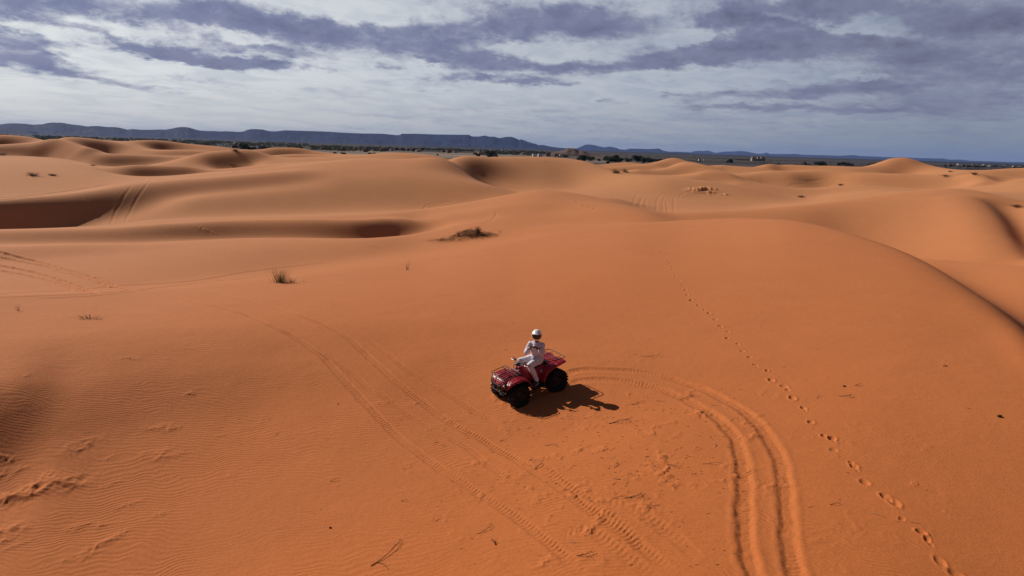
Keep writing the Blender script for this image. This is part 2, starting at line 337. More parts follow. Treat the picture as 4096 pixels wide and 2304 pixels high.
def sand_material():
    m, N = material('wind_blown_sand')
    tc = N.new('ShaderNodeTexCoord'); P = tc.outputs['Object']
    x, y, z = N.sep(P)
    # colour: far sand painted paler for haze and view angle; mottled at every scale
    dist = N.vm('LENGTH', N.comb(x, y, 0.))
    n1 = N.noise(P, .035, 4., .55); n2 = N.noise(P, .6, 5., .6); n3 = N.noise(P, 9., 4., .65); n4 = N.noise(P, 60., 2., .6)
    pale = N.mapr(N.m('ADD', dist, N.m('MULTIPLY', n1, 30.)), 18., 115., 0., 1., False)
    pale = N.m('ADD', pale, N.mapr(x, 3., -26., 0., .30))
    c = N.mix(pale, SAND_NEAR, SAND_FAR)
    c = N.mix(N.mapr(n1, .3, .7, 0., .35), c, N.mix(1., c, (.90, .80, .72), 'MULTIPLY'))
    c = N.mix(N.mapr(n2, .35, .7, 0., .30), c, N.mix(1., c, (1.1, 1.12, 1.15), 'MULTIPLY'))
    c = N.mix(N.mapr(n3, .35, .7, 0., .35), c, N.mix(1., c, (.88, .86, .84), 'MULTIPLY'))
    c = N.mix(N.mapr(n4, .3, .75, 0., .5), c, N.mix(1., c, (.84, .82, .80), 'MULTIPLY'))
    n5 = N.noise(P, 20., 3., .75); c = N.mix(N.mapr(n5, .38, .66, 0., .5), c, N.mix(1., c, (.80, .78, .74), 'MULTIPLY'))
    # wind ripples: crest lines follow the wind, which turns round the shoulder of the near dune
    turn = N.m('MULTIPLY', N.m('SQRT', N.m('ADD', N.m('POWER', N.m('SUBTRACT', x, 3.5), 2.), 6.)), .75)
    turn = N.m('ADD', turn, N.m('MULTIPLY', x, .62))
    ph = N.m('ADD', y, turn)
    ph = N.m('ADD', ph, N.m('MULTIPLY', N.noise(P, .35, 3., .5), 2.2))
    ph = N.m('ADD', ph, N.m('MULTIPLY', N.noise(P, 2.2, 3., .55), .20))
    wave = N.m('SINE', N.m('MULTIPLY', ph, 2 * math.pi / .115))
    ph2 = N.m('ADD', N.m('ADD', N.m('MULTIPLY', x, .93), N.m('MULTIPLY', y, .30)), N.m('MULTIPLY', N.noise(P, .8, 3., .55), .8))
    wave2 = N.m('SINE', N.m('MULTIPLY', ph2, 2 * math.pi / .30))
    patch = N.mapr(N.noise(P, .22, 4., .6), .38, .60)
    att = N.new('ShaderNodeAttribute', attribute_name='disturbed')
    calm = N.m('SUBTRACT', 1., att.outputs['Fac'], clamp=True)
    rip = N.m('MULTIPLY', N.m('MULTIPLY', wave, N.m('MULTIPLY_ADD', patch, .75, .25)), N.m('MULTIPLY', calm, .0026))
    farm = N.mapr(dist, 42., 60.)
    rip = N.m('ADD', N.m('MULTIPLY', rip, N.mapr(dist, 60., 40.)), N.m('MULTIPLY', N.m('MULTIPLY', wave2, N.m('MULTIPLY', patch, .0010)), N.m('MULTIPLY', farm, N.mapr(dist, 95., 75.))))
    h = N.m('ADD', rip, N.m('MULTIPLY', N.noise(P, 22., 4., .7), .006))
    h = N.m('ADD', h, N.m('MULTIPLY', N.noise(P, 3.5, 4., .6), .010))
    b = N.new('ShaderNodeBump'); b.inputs['Distance'].default_value = 1.; b.inputs['Strength'].default_value = 1.
    N.l.new(h, b.inputs['Height'])
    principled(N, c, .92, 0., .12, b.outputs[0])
    return m
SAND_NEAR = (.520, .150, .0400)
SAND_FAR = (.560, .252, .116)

def mesh_from(name, verts, faces, mat=None, smooth=False):
    me = bpy.data.meshes.new(name)
    verts = np.asarray(verts, np.float32).reshape(-1, 3); faces = np.asarray(faces, np.int32)
    me.vertices.add(len(verts)); me.vertices.foreach_set('co', verts.ravel())
    nf, k = faces.shape
    me.loops.add(nf * k); me.loops.foreach_set('vertex_index', faces.ravel())
    me.polygons.add(nf); me.polygons.foreach_set('loop_start', np.arange(0, nf * k, k, dtype=np.int32))
    me.update(calc_edges=True)
    if smooth: me.polygons.foreach_set('use_smooth', np.ones(nf, bool))
    if mat: me.materials.append(mat)
    me.validate()
    return me

# ================================================================ the dune field
AZ = make_az(); DS = make_d()
ZB = loft(AZ, DS)
_i0 = int(np.searchsorted(AZ, R(-41))); 
_k = int(np.searchsorted(AZ, R(-40.99)))
ZB = smooth_ax(ZB, 15, 1)
ZB = smooth_ax(ZB, 3.5, 0)
GX = DS[:, None] * np.sin(AZ)[None, :]; GY = DS[:, None] * np.cos(AZ)[None, :]

def zat(x, y, Z=None):
    """height of the dunes under a point"""
    Z = ZB if Z is None else Z
    x = np.asarray(x, float); y = np.asarray(y, float)
    a = np.arctan2(x, y); d = np.hypot(x, y)
    fi = np.interp(d, DS, np.arange(len(DS))); fj = np.interp(a, AZ, np.arange(len(AZ)))
    i = np.clip(fi.astype(int), 0, len(DS) - 2); j = np.clip(fj.astype(int), 0, len(AZ) - 2)
    u = fi - i; v = fj - j
    return (Z[i, j] * (1 - u) + Z[i + 1, j] * u) * (1 - v) + (Z[i, j + 1] * (1 - u) + Z[i + 1, j + 1] * u) * v

def ground(px, py, dmin=6.):
    """where the line of sight through a photograph pixel first meets the dunes"""
    px = np.atleast_1d(np.asarray(px, float)); py = np.atleast_1d(np.asarray(py, float))
    A, T = px_az_tan(px, py)
    out = np.zeros((len(px), 2))
    dd = DS[DS > dmin]
    for k in range(len(px)):
        z = zat(dd * math.sin(A[k]), dd * math.cos(A[k])); s = CAM_H + dd * T[k]
        hit = np.where(z >= s)[0]
        n = hit[0] if len(hit) else int(np.argmin(s - z))
        if n > 0 and len(hit):
            f0 = s[n - 1] - z[n - 1]; f1 = z[n] - s[n]; d = dd[n - 1] + (dd[n] - dd[n - 1]) * f0 / (f0 + f1 + 1e-9)
        else: d = dd[n]
        out[k] = (d * math.sin(A[k]), d * math.cos(A[k]))
    return out

# ---------------------------------------------------------------- local shapes on the loft
def seg_field(poly, margin, step=None, Zs=None):
    """for every grid vertex near a polyline: unsigned distance, signed offset (left +), length along; window by window"""
    P = np.asarray(poly, float)
    best = {}
    L = 0.
    D = np.full(GX.shape, np.inf); S = np.zeros(GX.shape); T = np.zeros(GX.shape)
    nseg = len(P) - 1
    for k_, (a, b) in enumerate(zip(P[:-1], P[1:])):
        ln = float(np.hypot(*(b - a)))
        if ln < 1e-6: continue
        t = (b - a) / ln
        pts = np.array([a, b]); 
        dd = np.hypot(pts[:, 0], pts[:, 1]); 
        mid = (a + b) / 2; rad = ln / 2 + margin; dm = float(np.hypot(*mid)); am = math.atan2(mid[0], mid[1])
        i0, i1 = np.searchsorted(DS, [dm - rad, dm + rad]); w = math.asin(min(.99, rad / max(dm, rad * 1.02)))
        j0, j1 = np.searchsorted(AZ, [am - w, am + w])
        if i1 <= i0 or j1 <= j0: L += ln; continue
        x = GX[i0:i1, j0:j1] - a[0]; y = GY[i0:i1, j0:j1] - a[1]
        u = x * t[0] + y * t[1]; s = -x * t[1] + y * t[0]
        uc = np.clip(u, 0, ln); d = np.hypot(u - uc, s)
        m = d < D[i0:i1, j0:j1]
        D[i0:i1, j0:j1] = np.where(m, d, D[i0:i1, j0:j1])
        S[i0:i1, j0:j1] = np.where(m, np.where(s >= 0, 1, -1) * d, S[i0:i1, j0:j1])
        T[i0:i1, j0:j1] = np.where(m, L + (u if nseg == 1 else np.minimum(u, ln) if k_ == 0 else np.maximum(u, 0) if k_ == nseg - 1 else uc), T[i0:i1, j0:j1])
        L += ln
    rows = np.where((D < margin).any(1))[0]; cols = np.where((D < margin).any(0))[0]
    if not len(rows): return None
    sl = (slice(rows[0], rows[-1] + 1), slice(cols[0], cols[-1] + 1))
    return sl, D[sl], S[sl], T[sl], L

def spline(P, step):
    P = np.asarray(P, float)
    if len(P) < 3: 
        n = max(2, int(np.hypot(*(P[-1] - P[0])) / step) + 1)
        return np.linspace(P[0], P[-1], n)
    l = np.concatenate([[0], np.cumsum(np.hypot(*np.diff(P, axis=0).T))])
    l = l + np.arange(len(l)) * 1e-6; n = max(2, int(l[-1] / step) + 1); q = np.linspace(0, l[-1], n)
    return np.stack([interp1(l, P[:, 0], q), interp1(l, P[:, 1], q)], -1)

# steep lee faces: (photo points near-high side on the left of travel, half width m, swing m)
FACES = [
    ([(-500,915),(-200,905),(0,892),(245,850),(472,803),(640,768),(900,735),(1150,712),(1350,695)], 2.0, [.75,.8,.85,.8,.7,.55,.42,.32,.15]),
    ([(-300,955),(0,950),(250,945),(500,940),(700,930),(900,922),(1100,918),(1320,922),(1450,930),(1580,922),(1680,900),(1760,872)], 1.5, [.25,.25,.3,.35,.42,.5,.52,.60,.72,.80,.5,.1]),
    ([(-700,1790),(-300,1765),(0,1745),(260,1700)], 1.6, .26), ([(150,1640),(1200,1490)], 1.8, .06),
    ([(4110,1060),(4070,1000),(4035,930),(3995,860),(3940,805),(3900,780)], 2.0, [.5,1.2,1.6,1.4,.9,.3], .3),
    ([(1835,708),(1890,690),(1950,672),(2060,655)], 3.2, .8),
    ([(90,604),(192,612),(262,622),(332,631),(385,632)], 3.0, 1.3), ([(370,608),(430,594),(475,592),(530,600)], 4., 1.4),
    ([(430,688),(560,692),(680,690),(860,682)], 1.9, .6), ([(790,664),(870,648),(940,640),(1000,636),(1075,640)], 3., 1.1),
    ([(545,585),(640,592),(720,593),(810,588)], 4., 1.3), ([(-60,566),(0,562),(60,562),(140,566)], 5., 1.1), ([(170,561),(240,568)], 4., 1.),
    ([(255,578),(350,568),(430,566)], 5., 1.2), ([(1050,608),(1150,605),(1250,612)], 4., .9), ([(1095,628),(1150,622)], 3., .7),
    ([(1600,620),(1680,627),(1745,637)], 3., .7), ([(2760,706),(2870,704),(2970,724)], 2., .4),
     ([(3998,738),(3970,715),(3945,698)], 2., 1.1), ([(2640,645),(2700,640),(2740,645)], 3., .7),
    ([(3500,672),(3560,658),(3620,652)], 3., .4), ([(3550,691),(3620,683),(3680,678)], 3., 1.0), ([(2865,669),(2910,669)], 2., .5), ([(3088,674),(3115,664)], 2., .9),
    ([(2530,688),(2600,686)], 2.5, .5), ([(2640,668),(2700,662),(2760,660)], 3., .6),
    ([(1560,905),(1760,880),(1900,860),(2080,850)], 2.2, .14), ([(1700,975),(2000,940),(2250,930)], 2.0, .10), ([(2200,800),(2500,850),(2700,890)], 2.2, .10),
]
def add_faces():
    for pts, w, A, *hs in FACES:
        p = np.array(pts, float); g = ground(p[:, 0], p[:, 1]); AA = A
        if isinstance(A, list): ll = np.concatenate([[0], np.cumsum(np.hypot(*np.diff(g, axis=0).T))])
        g = spline(g, 1.5)
        f = seg_field(g, w * 4.6)
        if f is None: continue
        sl, D, S, T, L = f
        m = D < w * 4.6
        if isinstance(A, list): A = np.interp(T, ll * (L / ll[-1]), AA)
        ef = .28 if not isinstance(AA, list) else .10
        env = np.clip(T / (L * ef), 0, 1) * np.clip((L - T) / (L * ef), 0, 1); env = env * env * (3 - 2 * env)
        along = np.exp(-.5 * (np.minimum(T, 0) ** 2 + np.maximum(T - L, 0) ** 2) / w ** 2)
        A = A * (.95 if float(np.hypot(*g.mean(0))) > 95 else 1.)
        h = A * 1.5 * (S / w) * np.exp(-.5 * (S / w) ** 2) * env * along
        if hs: h = np.where(S > 0, h * hs[0], h)
        ZB[sl] += np.where(m, h, 0)
add_faces()
ZB = smooth_ax(ZB, 9, 1)

# the quad bike stands on a piece of dune that dips towards its nose
ATV_PX = (2121, 1568); ATV_YAW = R(180 + 34); ATV_PITCH = R(10.5); ATV_ROLL = R(2.5)
_p = ground(*[[v] for v in ATV_PX])[0]; ATV_X, ATV_Y = float(_p[0]), float(_p[1]); ATV_Z = float(zat(ATV_X, ATV_Y))
_fx, _fy = math.cos(ATV_YAW), math.sin(ATV_YAW)
def bed(x, y):
    u = (x - ATV_X) * _fx + (y - ATV_Y) * _fy; v = -(x - ATV_X) * _fy + (y - ATV_Y) * _fx
    return ATV_Z - math.tan(ATV_PITCH) * u + math.tan(ATV_ROLL) * v * -1
_r = np.hypot(GX - ATV_X, GY - ATV_Y); _t = np.clip((_r - 1.2) / 3.2, 0, 1); _t = _t * _t * (3 - 2 * _t)
ZB = np.where(_r < 4.4, bed(GX, GY) * (1 - _t) + ZB * _t, ZB)

# ---------------------------------------------------------------- tyre tracks, footprints and small wind-carved lumps
ZF = ZB.copy(); DIST = np.zeros_like(ZB)
def C(pts, ox, oy, s): return [(ox + a / s, oy + b / s) for a, b in pts]

def rut(pts, width, depth, berm, tread=0., lam=.09, calm=1., d0=None, d1=None, seed=1, fade=.08, world=None):
    if world is None:
        p = np.array(pts, float); g = ground(p[:, 0], p[:, 1])
    else: g = np.array(world, float)
    dm = float(np.hypot(g[:, 0], g[:, 1]).mean())
    g = spline(g, .35 if dm < 35 else 1.)
    f = seg_field(g, width * 2.4 + .05)
    if f is None: return
    sl, D, S, T, L = f
    X = GX[sl]; Y = GY[sl]
    m = D < width * 2.4
    dep = depth if d1 is None else d0 + (d1 - d0) * np.clip(T / L, 0, 1)
    S = S + fbm(X * 3.1, Y * 3.1, seed, 3) * width * .12
    s = np.abs(S) / (width / 2)
    fl = 1 - (np.clip((s - .70) / .42, 0, 1) if d1 is None else np.clip((s - .35) / .80, 0, 1)); fl = fl * fl * (3 - 2 * fl)
    h = -dep * fl + berm * np.exp(-((s - 1.35) / .34) ** 2) * (.6 + .6 * fbm(T * 2.3, S * 0 + seed, seed + 9, 3))
    if tread:
        k = 2 * math.pi / lam
        lug = np.sin(k * T + np.where(S > 0, 1.6, 0) + s * 2.2) * np.clip(1.25 - s, 0, 1) * np.clip(s * 2.2 + .25, 0, 1)
        patchy = np.clip(.75 + fbm(T * .9, S * 0, seed + 3, 3) * 1.2, .1, 1.3)
        h = h + tread * lug * patchy
    h = h + fl * fbm(X * 9, Y * 9, seed + 5, 3) * dep * .22
    env = np.clip(T / (L * fade + 1e-6), 0, 1) * np.clip((L - T) / (L * fade + 1e-6), 0, 1)
    ZF[sl] += np.where(m, h * env, 0)
    DIST[sl] = np.maximum(DIST[sl], np.where(m, np.clip(1.6 - s * .8, 0, 1) * calm * env, 0))

def pit(x, y, r, depth, ang=0., asp=1.3, rim=.35):
    w = r * 3.2
    d = math.hypot(x, y); a = math.atan2(x, y)
    i0, i1 = np.searchsorted(DS, [d - w, d + w]); j0, j1 = np.searchsorted(AZ, [a - w / d, a + w / d])
    if i1 <= i0 or j1 <= j0: return
    X = GX[i0:i1, j0:j1] - x; Y = GY[i0:i1, j0:j1] - y
    u = (X * math.cos(ang) + Y * math.sin(ang)) / asp; v = -X * math.sin(ang) + Y * math.cos(ang)
    q = np.hypot(u, v) / r
    ZF[i0:i1, j0:j1] += -depth * np.exp(-q ** 4) + depth * rim * np.exp(-((q - 1.35) / .38) ** 2)
    DIST[i0:i1, j0:j1] = np.maximum(DIST[i0:i1, j0:j1], np.clip(1.7 - q, 0, 1))

def lump(px, py, lx, ly, h, ang=0., seed=0, rough=1., world=None):
    """a wind-carved crust or small buried clump: ragged ridge of sand"""
    x, y = ground([px], [py])[0] if world is None else world
    w = max(lx, ly) * 2.2; d = math.hypot(x, y); a = math.atan2(x, y)
    i0, i1 = np.searchsorted(DS, [d - w, d + w]); j0, j1 = np.searchsorted(AZ, [a - w / d, a + w / d])
    if i1 <= i0 or j1 <= j0: return
    X = GX[i0:i1, j0:j1]; Y = GY[i0:i1, j0:j1]
    u = ((X - x) * math.cos(ang) + (Y - y) * math.sin(ang)) / lx; v = (-(X - x) * math.sin(ang) + (Y - y) * math.cos(ang)) / ly
    u = u + .35 * fbm(X / lx * 1.4, Y / lx * 1.4, seed, 3); v = v + .9 * fbm(X / lx * 1.6 + 5, Y / lx * 1.6, seed + 1, 3)
    q = np.hypot(u, v)
    r = 1 - np.abs(fbm(X / ly * .8, Y / ly * .8, seed + 2, 3)) * 1.5 * rough
    # steeper on the side away from the sun
    e = np.exp(-q ** 2 * 1.6)
    ZF[i0:i1, j0:j1] += h * .34 * e * r

def make_tracks():
    c7 = lambda p: C(p, 2400, 1300, 1.443)
    c6 = lambda p: C(p, 1300, 1500, 1.802)
    # the bike's own fresh ruts, curving in from the bottom of the picture
    o = [(2262,1497),(2295,1485),(2355,1478),(2400,1481)] + c7([(150,264),(300,282),(450,320),(600,372),(720,432),(850,512),(930,590),(990,680),(1030,760),(1055,850),(1070,960),(1078,1080),(1085,1200),(1105,1330),(1135,1449),(1180,1560)])
    i = [(2272,1536),(2310,1524),(2386,1519),(2477,1521)] + c7([(180,332),(250,345),(370,380),(450,410),(560,465),(650,520),(720,580),(780,650),(812,740),(826,830),(832,930),(830,1030),(832,1130),(838,1250),(858,1350),(888,1449),(930,1560)])
    rut(o, .33, .05, .010, .007, .10, d0=.030, d1=.036, seed=3, fade=.02)
    rut(i, .33, .05, .010, .007, .10, d0=.030, d1=.040, seed=7, fade=.02)
    # older tread marks crossing the near dune
    a = [(573,1166),(665,1179),(814,1216),(955,1250),(1080,1299),(1205,1366),(1296,1432)] + c6([(100,0),(240,150),(350,270),(450,370),(570,480),(700,580),(850,690),(1000,780),(1150,880),(1300,970),(1450,1080),(1600,1200),(1750,1330),(1870,1449)])
    c = [(760,1158),(955,1196),(1080,1225),(1246,1279),(1400,1358),(1480,1432)] + c6([(460,0),(560,90),(700,200),(850,310),(1000,400),(1150,480),(1300,570),(1450,650),(1600,750),(1750,850),(1900,970),(2100,1100),(2300,1250),(2500,1400)])
    b = [(1250,1385),(1330,1440)] + c6([(210,0),(330,110),(470,190),(560,260),(680,340),(800,400),(900,450),(1050,540),(1150,630),(1280,720),(1400,800)])
    d = [(1440,1340),(1530,1400),(1610,1465)] + c6([(640,0),(800,90),(950,180),(1050,250),(1200,330),(1290,385)])
    e = c6([(1850,830),(2050,930),(2200,950),(2350,1050),(2523,1170),(2700,1330)])
    g2 = c6([(1700,1160),(1850,1100),(2000,1180),(2150,1290),(2300,1400),(2400,1500)])
    rut(a, .24, .013, .004, .010, .105, .7, seed=31, fade=.03); rut(c, .24, .012, .004, .010, .105, .7, seed=37, fade=.03)
    rut(b, .20, .008, .003, .008, .10, .5, seed=41); rut(d, .20, .008, .003, .008, .10, .5, seed=43)
    rut(e, .28, .007, .004, .008, .13, .7, seed=47); rut(g2, .28, .006, .003, .008, .13, .7, seed=53)
    rut(c6([(1550,640),(1700,760),(1850,880),(2010,1000),(2180,1130),(2350,1290),(2480,1420)]), .26, .005, .003, .008, .12, .6, seed=59)
    # tracks sweeping down the left edge into the hollow
    cl = lambda p: C(p, 0, 900, 2.147)
    for k, (p, dp) in enumerate([([(-300,170),(0,235),(250,300),(500,370),(750,440),(950,510),(1180,570)], .10), ([(-300,220),(0,280),(300,340),(550,410),(850,505),(1000,545)], .07),
              ([(-300,290),(0,350),(250,400),(500,470),(700,540),(830,585)], .10), ([(-300,340),(0,395),(200,430),(400,480),(600,540),(750,585)], .07)]):
        rut(cl(p), .34, dp*.8, .03, .012, .2, seed=61 + k, fade=.05)
    for k, (p, dp) in enumerate([([(-200,610),(0,590),(600,560),(1100,517),(1600,487),(2200,392),(2576,350),(2900,310)], .05), ([(-200,640),(0,625),(800,590),(1500,522),(2300,440),(2700,395)], .045), ([(300,635),(800,610),(1300,560)], .04)]):
        rut(cl(p), .22, dp*.4, .008, 0, seed=71 + k)
    # ruts dropping down the big shadowed face and the old line along its top
    cf = lambda p: C(p, 0, 540, 2.862)
    rut(cf([(1540,560),(1450,660),(1380,760),(1330,860),(1290,960),(1262,1030)]), .27, .022, .010, 0, seed=81, fade=.12)
    rut(cf([(1745,515),(1650,610),(1570,720),(1510,840),(1460,930),(1436,1005)]), .27, .022, .010, 0, seed=83, fade=.12)
    rut(cf([(-200,740),(0,722),(300,700),(700,652),(1000,607),(1300,557)]), .32, .05, .015, 0, seed=85)
    rut(cf([(-100,760),(200,725),(500,690)]), .28, .03, .01, 0, seed=86); rut(cf([(850,615),(1130,582)]), .28, .03, .01, 0, seed=87)
    c4 = lambda p: C(p, 800, 560, 2.862)
    for k, p in enumerate([[(360,372),(480,345)], [(650,345),(800,315),(940,295)], [(820,290),(1100,290)], [(2110,205),(2350,214),(2560,235)]]): rut(c4(p), .4, .04, .015, 0, seed=90 + k, fade=.2)
    c3 = lambda p: C(p, 1600, 580, 2.862)
    rut(c3([(135,745),(300,690),(420,662),(550,635)]), .26, .03, .008, 0, seed=95); rut(c3([(305,718),(450,675),(620,640)]), .26, .03, .008, 0, seed=96)
    rut(c3([(1110,760),(1090,820),(1020,870),(940,905)]), .25, .018, .006, 0, seed=97)
    # loops in the bowl
    c2 = lambda p: C(p, 2400, 600, 2.862)
    for k, p in enumerate([[(1000,445),(880,462),(740,495),(660,560),(645,630),(690,708)], [(880,478),(770,510),(725,570),(720,650),(765,712)], [(820,520),(760,580),(770,660),(808,714)], [(900,480),(848,550),(848,630),(872,716)],
              [(430,500),(390,580),(370,640)], [(500,525),(455,600),(435,650)], [(480,560),(455,620),(455,665)], [(545,545),(518,600),(532,675)], [(1000,470),(920,520),(900,560)]]): rut(c2(p), .36, .014, .006, 0, seed=101 + k, fade=.15)
    for k, p in enumerate([[(1770,300),(1755,340),(1800,390)], [(1790,300),(1850,330),(1830,395)], [(1820,330),(1900,360),(1860,400)], [(2000,370),(2300,350),(2576,330)], [(1950,400),(2250,385),(2576,368)], [(2200,240),(2400,232),(2576,228)]]): rut(c2(p), .5, .035, .015, 0, seed=121 + k, fade=.15)
    c1 = lambda p: C(p, 3200, 600, 1.811)
    for k, p in enumerate([[(0,228),(150,215),(350,222),(600,240)], [(180,268),(260,238),(400,225),(520,235)], [(250,240),(450,258),(620,265)], [(1560,252),(1623,246),(1700,240)]]): rut(c1(p), .5, .04, .015, 0, seed=131 + k, fade=.15)

    # footprints: one walker from the crest to the bottom right corner
    fp = [(2540,945),(2565,962),(2590,980),(2615,996),(2640,1012),(2656,1028),(2671,1041),(2680,1053),(2687,1066),(2692,1078),(2697,1092),(2704,1106),(2713,1121),(2724,1140),(2737,1160),(2751,1180),(2768,1200),(2790,1221),(2812,1240),(2832,1256),(2860,1278)]
    fp += c7([(690,10),(745,38),(742,76),(790,107),(812,150),(865,185),(902,230),(965,265),(995,318),(1062,355),(1085,372),(1120,425),(1185,480),(1222,560),(1295,635),(1330,655),(1360,725),(1440,795),(1480,818),(1530,910),(1640,990),(1690,1020),(1750,1110),(1850,1200),(1905,1245),(1965,1360),(2040,1440)])
    g = ground([p[0] for p in fp], [p[1] for p in fp]); rnd = random.Random(12)
    for k, (x, y) in enumerate(g):
        n = g[min(k + 1, len(g) - 1)] - g[max(k - 1, 0)]; an = math.atan2(n[1], n[0])
        q_ = rnd.uniform(.75, 1.3); x += rnd.uniform(-.05, .05); y += rnd.uniform(-.05, .05); pit(x, y, .060 * q_, .034 * rnd.uniform(.6, 1.35), an + rnd.uniform(-.5, .5), rnd.uniform(1.1, 1.9), rnd.uniform(.15, .45))
        if k % 3 == 0: pit(x + .13 * math.cos(an), y + .13 * math.sin(an), .035, .012, an, 2.4, .3)
    # a second faint line of steps on the far slope
    for k, p in enumerate(C([(1905,575),(1965,617),(2020,645),(2100,697),(2170,705),(2220,727)], 1600, 580, 2.862)):
        x, y = ground([p[0]], [p[1]])[0]; pit(x, y, .12, .06, .4, 1.8, .4)

    # lumps
    cb = lambda x, y: (x / 1.2036, 1100 + y / 1.2036)
    L = [((910,572),.16,.09,.10,.9),((800,740),.45,.16,.10,.1),((740,742),.3,.08,.05,.0),((380,818),.5,.22,.12,.6),((430,820),.2,.08,.05,.1),((790,862),.5,.2,.09,.1),((855,858),.2,.08,.05,.1),((527,878),.12,.05,.06,1.2),
         ((270,992),.75,.30,.20,.15),((190,1010),.45,.15,.10,.3),((80,1065),.65,.22,.24,.35),((15,1082),.3,.14,.12,.3),((20,884),.32,.10,.12,.2),((60,955),.5,.14,.08,.6),((340,1015),.3,.1,.05,.1),
         ((425,1212),.45,.10,.09,.2),((470,1305),.55,.10,.10,.8),((420,1360),.25,.06,.06,.9),((610,1105),.35,.07,.06,.6),((530,1010),.35,.06,.04,.6),((15,1235),.35,.22,.12,.3),((90,1220),.25,.12,.08,.3),((10,1280),.3,.12,.10,.3),((80,1300),.3,.06,.05,.6),
         ((765,1150),.16,.06,.06,.7),((1065,773),.14,.06,.06,.3),((620,402),.30,.08,.09,.05),((800,404),.16,.06,.04,.0),((905,355),.30,.06,.05,.0),((1210,330),.10,.05,.05,.5),((1185,335),.08,.04,.04,.5),((205,357),.12,.05,.03,.5),((340,412),.16,.05,.03,.0),
         ((130,482),.07,.16,.05,.3),((415,252),.2,.06,.04,.0),((1020,258),.08,.04,.03,.5),((955,262),.08,.04,.03,.5),((1530,252),.10,.05,.05,.2),((1100,968),.16,.04,.04,.4),((780,1155),.2,.04,.04,.6)]
    for k, (p, lx, ly, h, an) in enumerate(L): lump(*cb(*p), lx * 1.05, ly * 1.1, h, an, 200 + 3 * k)
    cc = lambda x, y: (1300 + x / 1.802, 1500 + y / 1.802)
    rng = random.Random(5)
    for k, (p, lx, ly, h, an) in enumerate([((1620,590),.35,.16,.07,.3),((1640,690),.2,.06,.05,.5),((1930,280),.3,.12,.05,.1),((2180,335),.35,.08,.06,.1),((1960,1060),.10,.34,.16,-.5),((1900,1120),.08,.14,.08,-.5),((2230,910),.3,.2,.08,.4),((1560,1370),.35,.12,.06,.3),
              ((1540,900),.3,.22,.06,.3),((1880,1300),.2,.12,.05,.2),((1380,740),.4,.25,.05,.2),((880,320),.3,.15,.05,.2),((660,205),.3,.12,.05,.2),((1170,1070),.07,.05,.04,0),((550,840),.12,.05,.03,0),((610,650),.18,.14,.03,.3),((1980,1330),.5,.3,.06,.1),((1700,1330),.4,.2,.05,.2),
              ((1300,400),.12,.3,.05,.3),((1330,330),.2,.12,.04,.3),((2080,640),.25,.15,.05,.4),((1900,380),.4,.1,.04,.1),((1300,210),.25,.16,.10,.1),((1240,180),.2,.07,.06,.2),((380,210),.4,.18,.05,.6)]): lump(*cc(*p), lx, ly, h, an, 400 + 3 * k)
    for k, (x, y, lx, ly, h, an) in enumerate([(2811,762,2.2,.8,1.5,.15),(2835,772,1.2,.5,1.1,-.2),(2897,779,.9,.35,.6,.2),(2830,797,.9,.2,.16,.1),(2730,785,1.2,.3,.14,.4),(2760,776,.9,.3,.16,.4),(2226,812,1.0,.35,.12,.1),(2300,798,.5,.2,.08,0),(2330,825,.7,.2,.08,-.2),(1975,852,.3,.15,.08,0),
              (655,985,.9,.20,.12,.1),(400,1023,.6,.16,.10,.1),(440,1075,.6,.2,.08,.5),(440,1080,.4,.1,.08,.1),(750,1026,.9,.14,.08,.3),(800,917,1.2,.3,.12,-.4),(840,928,.7,.15,.10,.1),(370,1065,.4,.1,.05,.5),(345,805,.4,.2,.1,0),(2170,644,.9,.4,.25,0),(2200,647,1.1,.3,.2,0),
              (2790,1645,.25,.13,.06,.4),(3660,1935,.12,.05,.07,.6),(3435,1543,.16,.09,.05,.3),(3085,2090,.05,.1,.05,.2),(3785,1465,.12,.04,.03,.2),(2030,745,.5,.2,.1,0),(1500,1048,.6,.1,.05,.2),(1470,979,1.0,.2,.09,-.1),(1500,985,.7,.12,.08,0),
              (2370,1665,.25,.10,.05,.1),(2640,1700,.2,.08,.04,.3),(2590,1430,.4,.10,.04,-.1),(2560,1420,.3,.08,.04,.2)]): lump(x, y, lx, ly, h, an, 600 + 3 * k)
    # ground carried away from under the dry tussock leaves its sand standing as a mound
    x, y = ground([1880], [948])[0]
    lump(0, 0, 2.2, .8, .32, .05, 801, .4, (x, y)); lump(0, 0, 1.1, .5, .12, .7, 805, .8, (x - 1.9, y - 1.1))
    # fine trampled crumbs over the middle of the near dune
    m = (DS < 30)[:, None] & np.ones_like(GX, bool)
    q = np.exp(-(((GX - 3.2) / 4.2) ** 2 + ((GY - 15.5) / 4.0) ** 2))[:int(m[:, 0].sum())]
    X = GX[:q.shape[0]]; Y = GY[:q.shape[0]]
    n = fbm(X * 1.5, Y * 1.5, 901, 3); n2 = fbm(X * 6, Y * 6, 911, 3)
    ZF[:q.shape[0]] += q * np.clip(n - .02, 0, 1) * np.clip(n2, 0, 1) * .12
    ZF[:q.shape[0]] += fbm(X * .8, Y * .8, 921, 3) * .012
make_tracks()
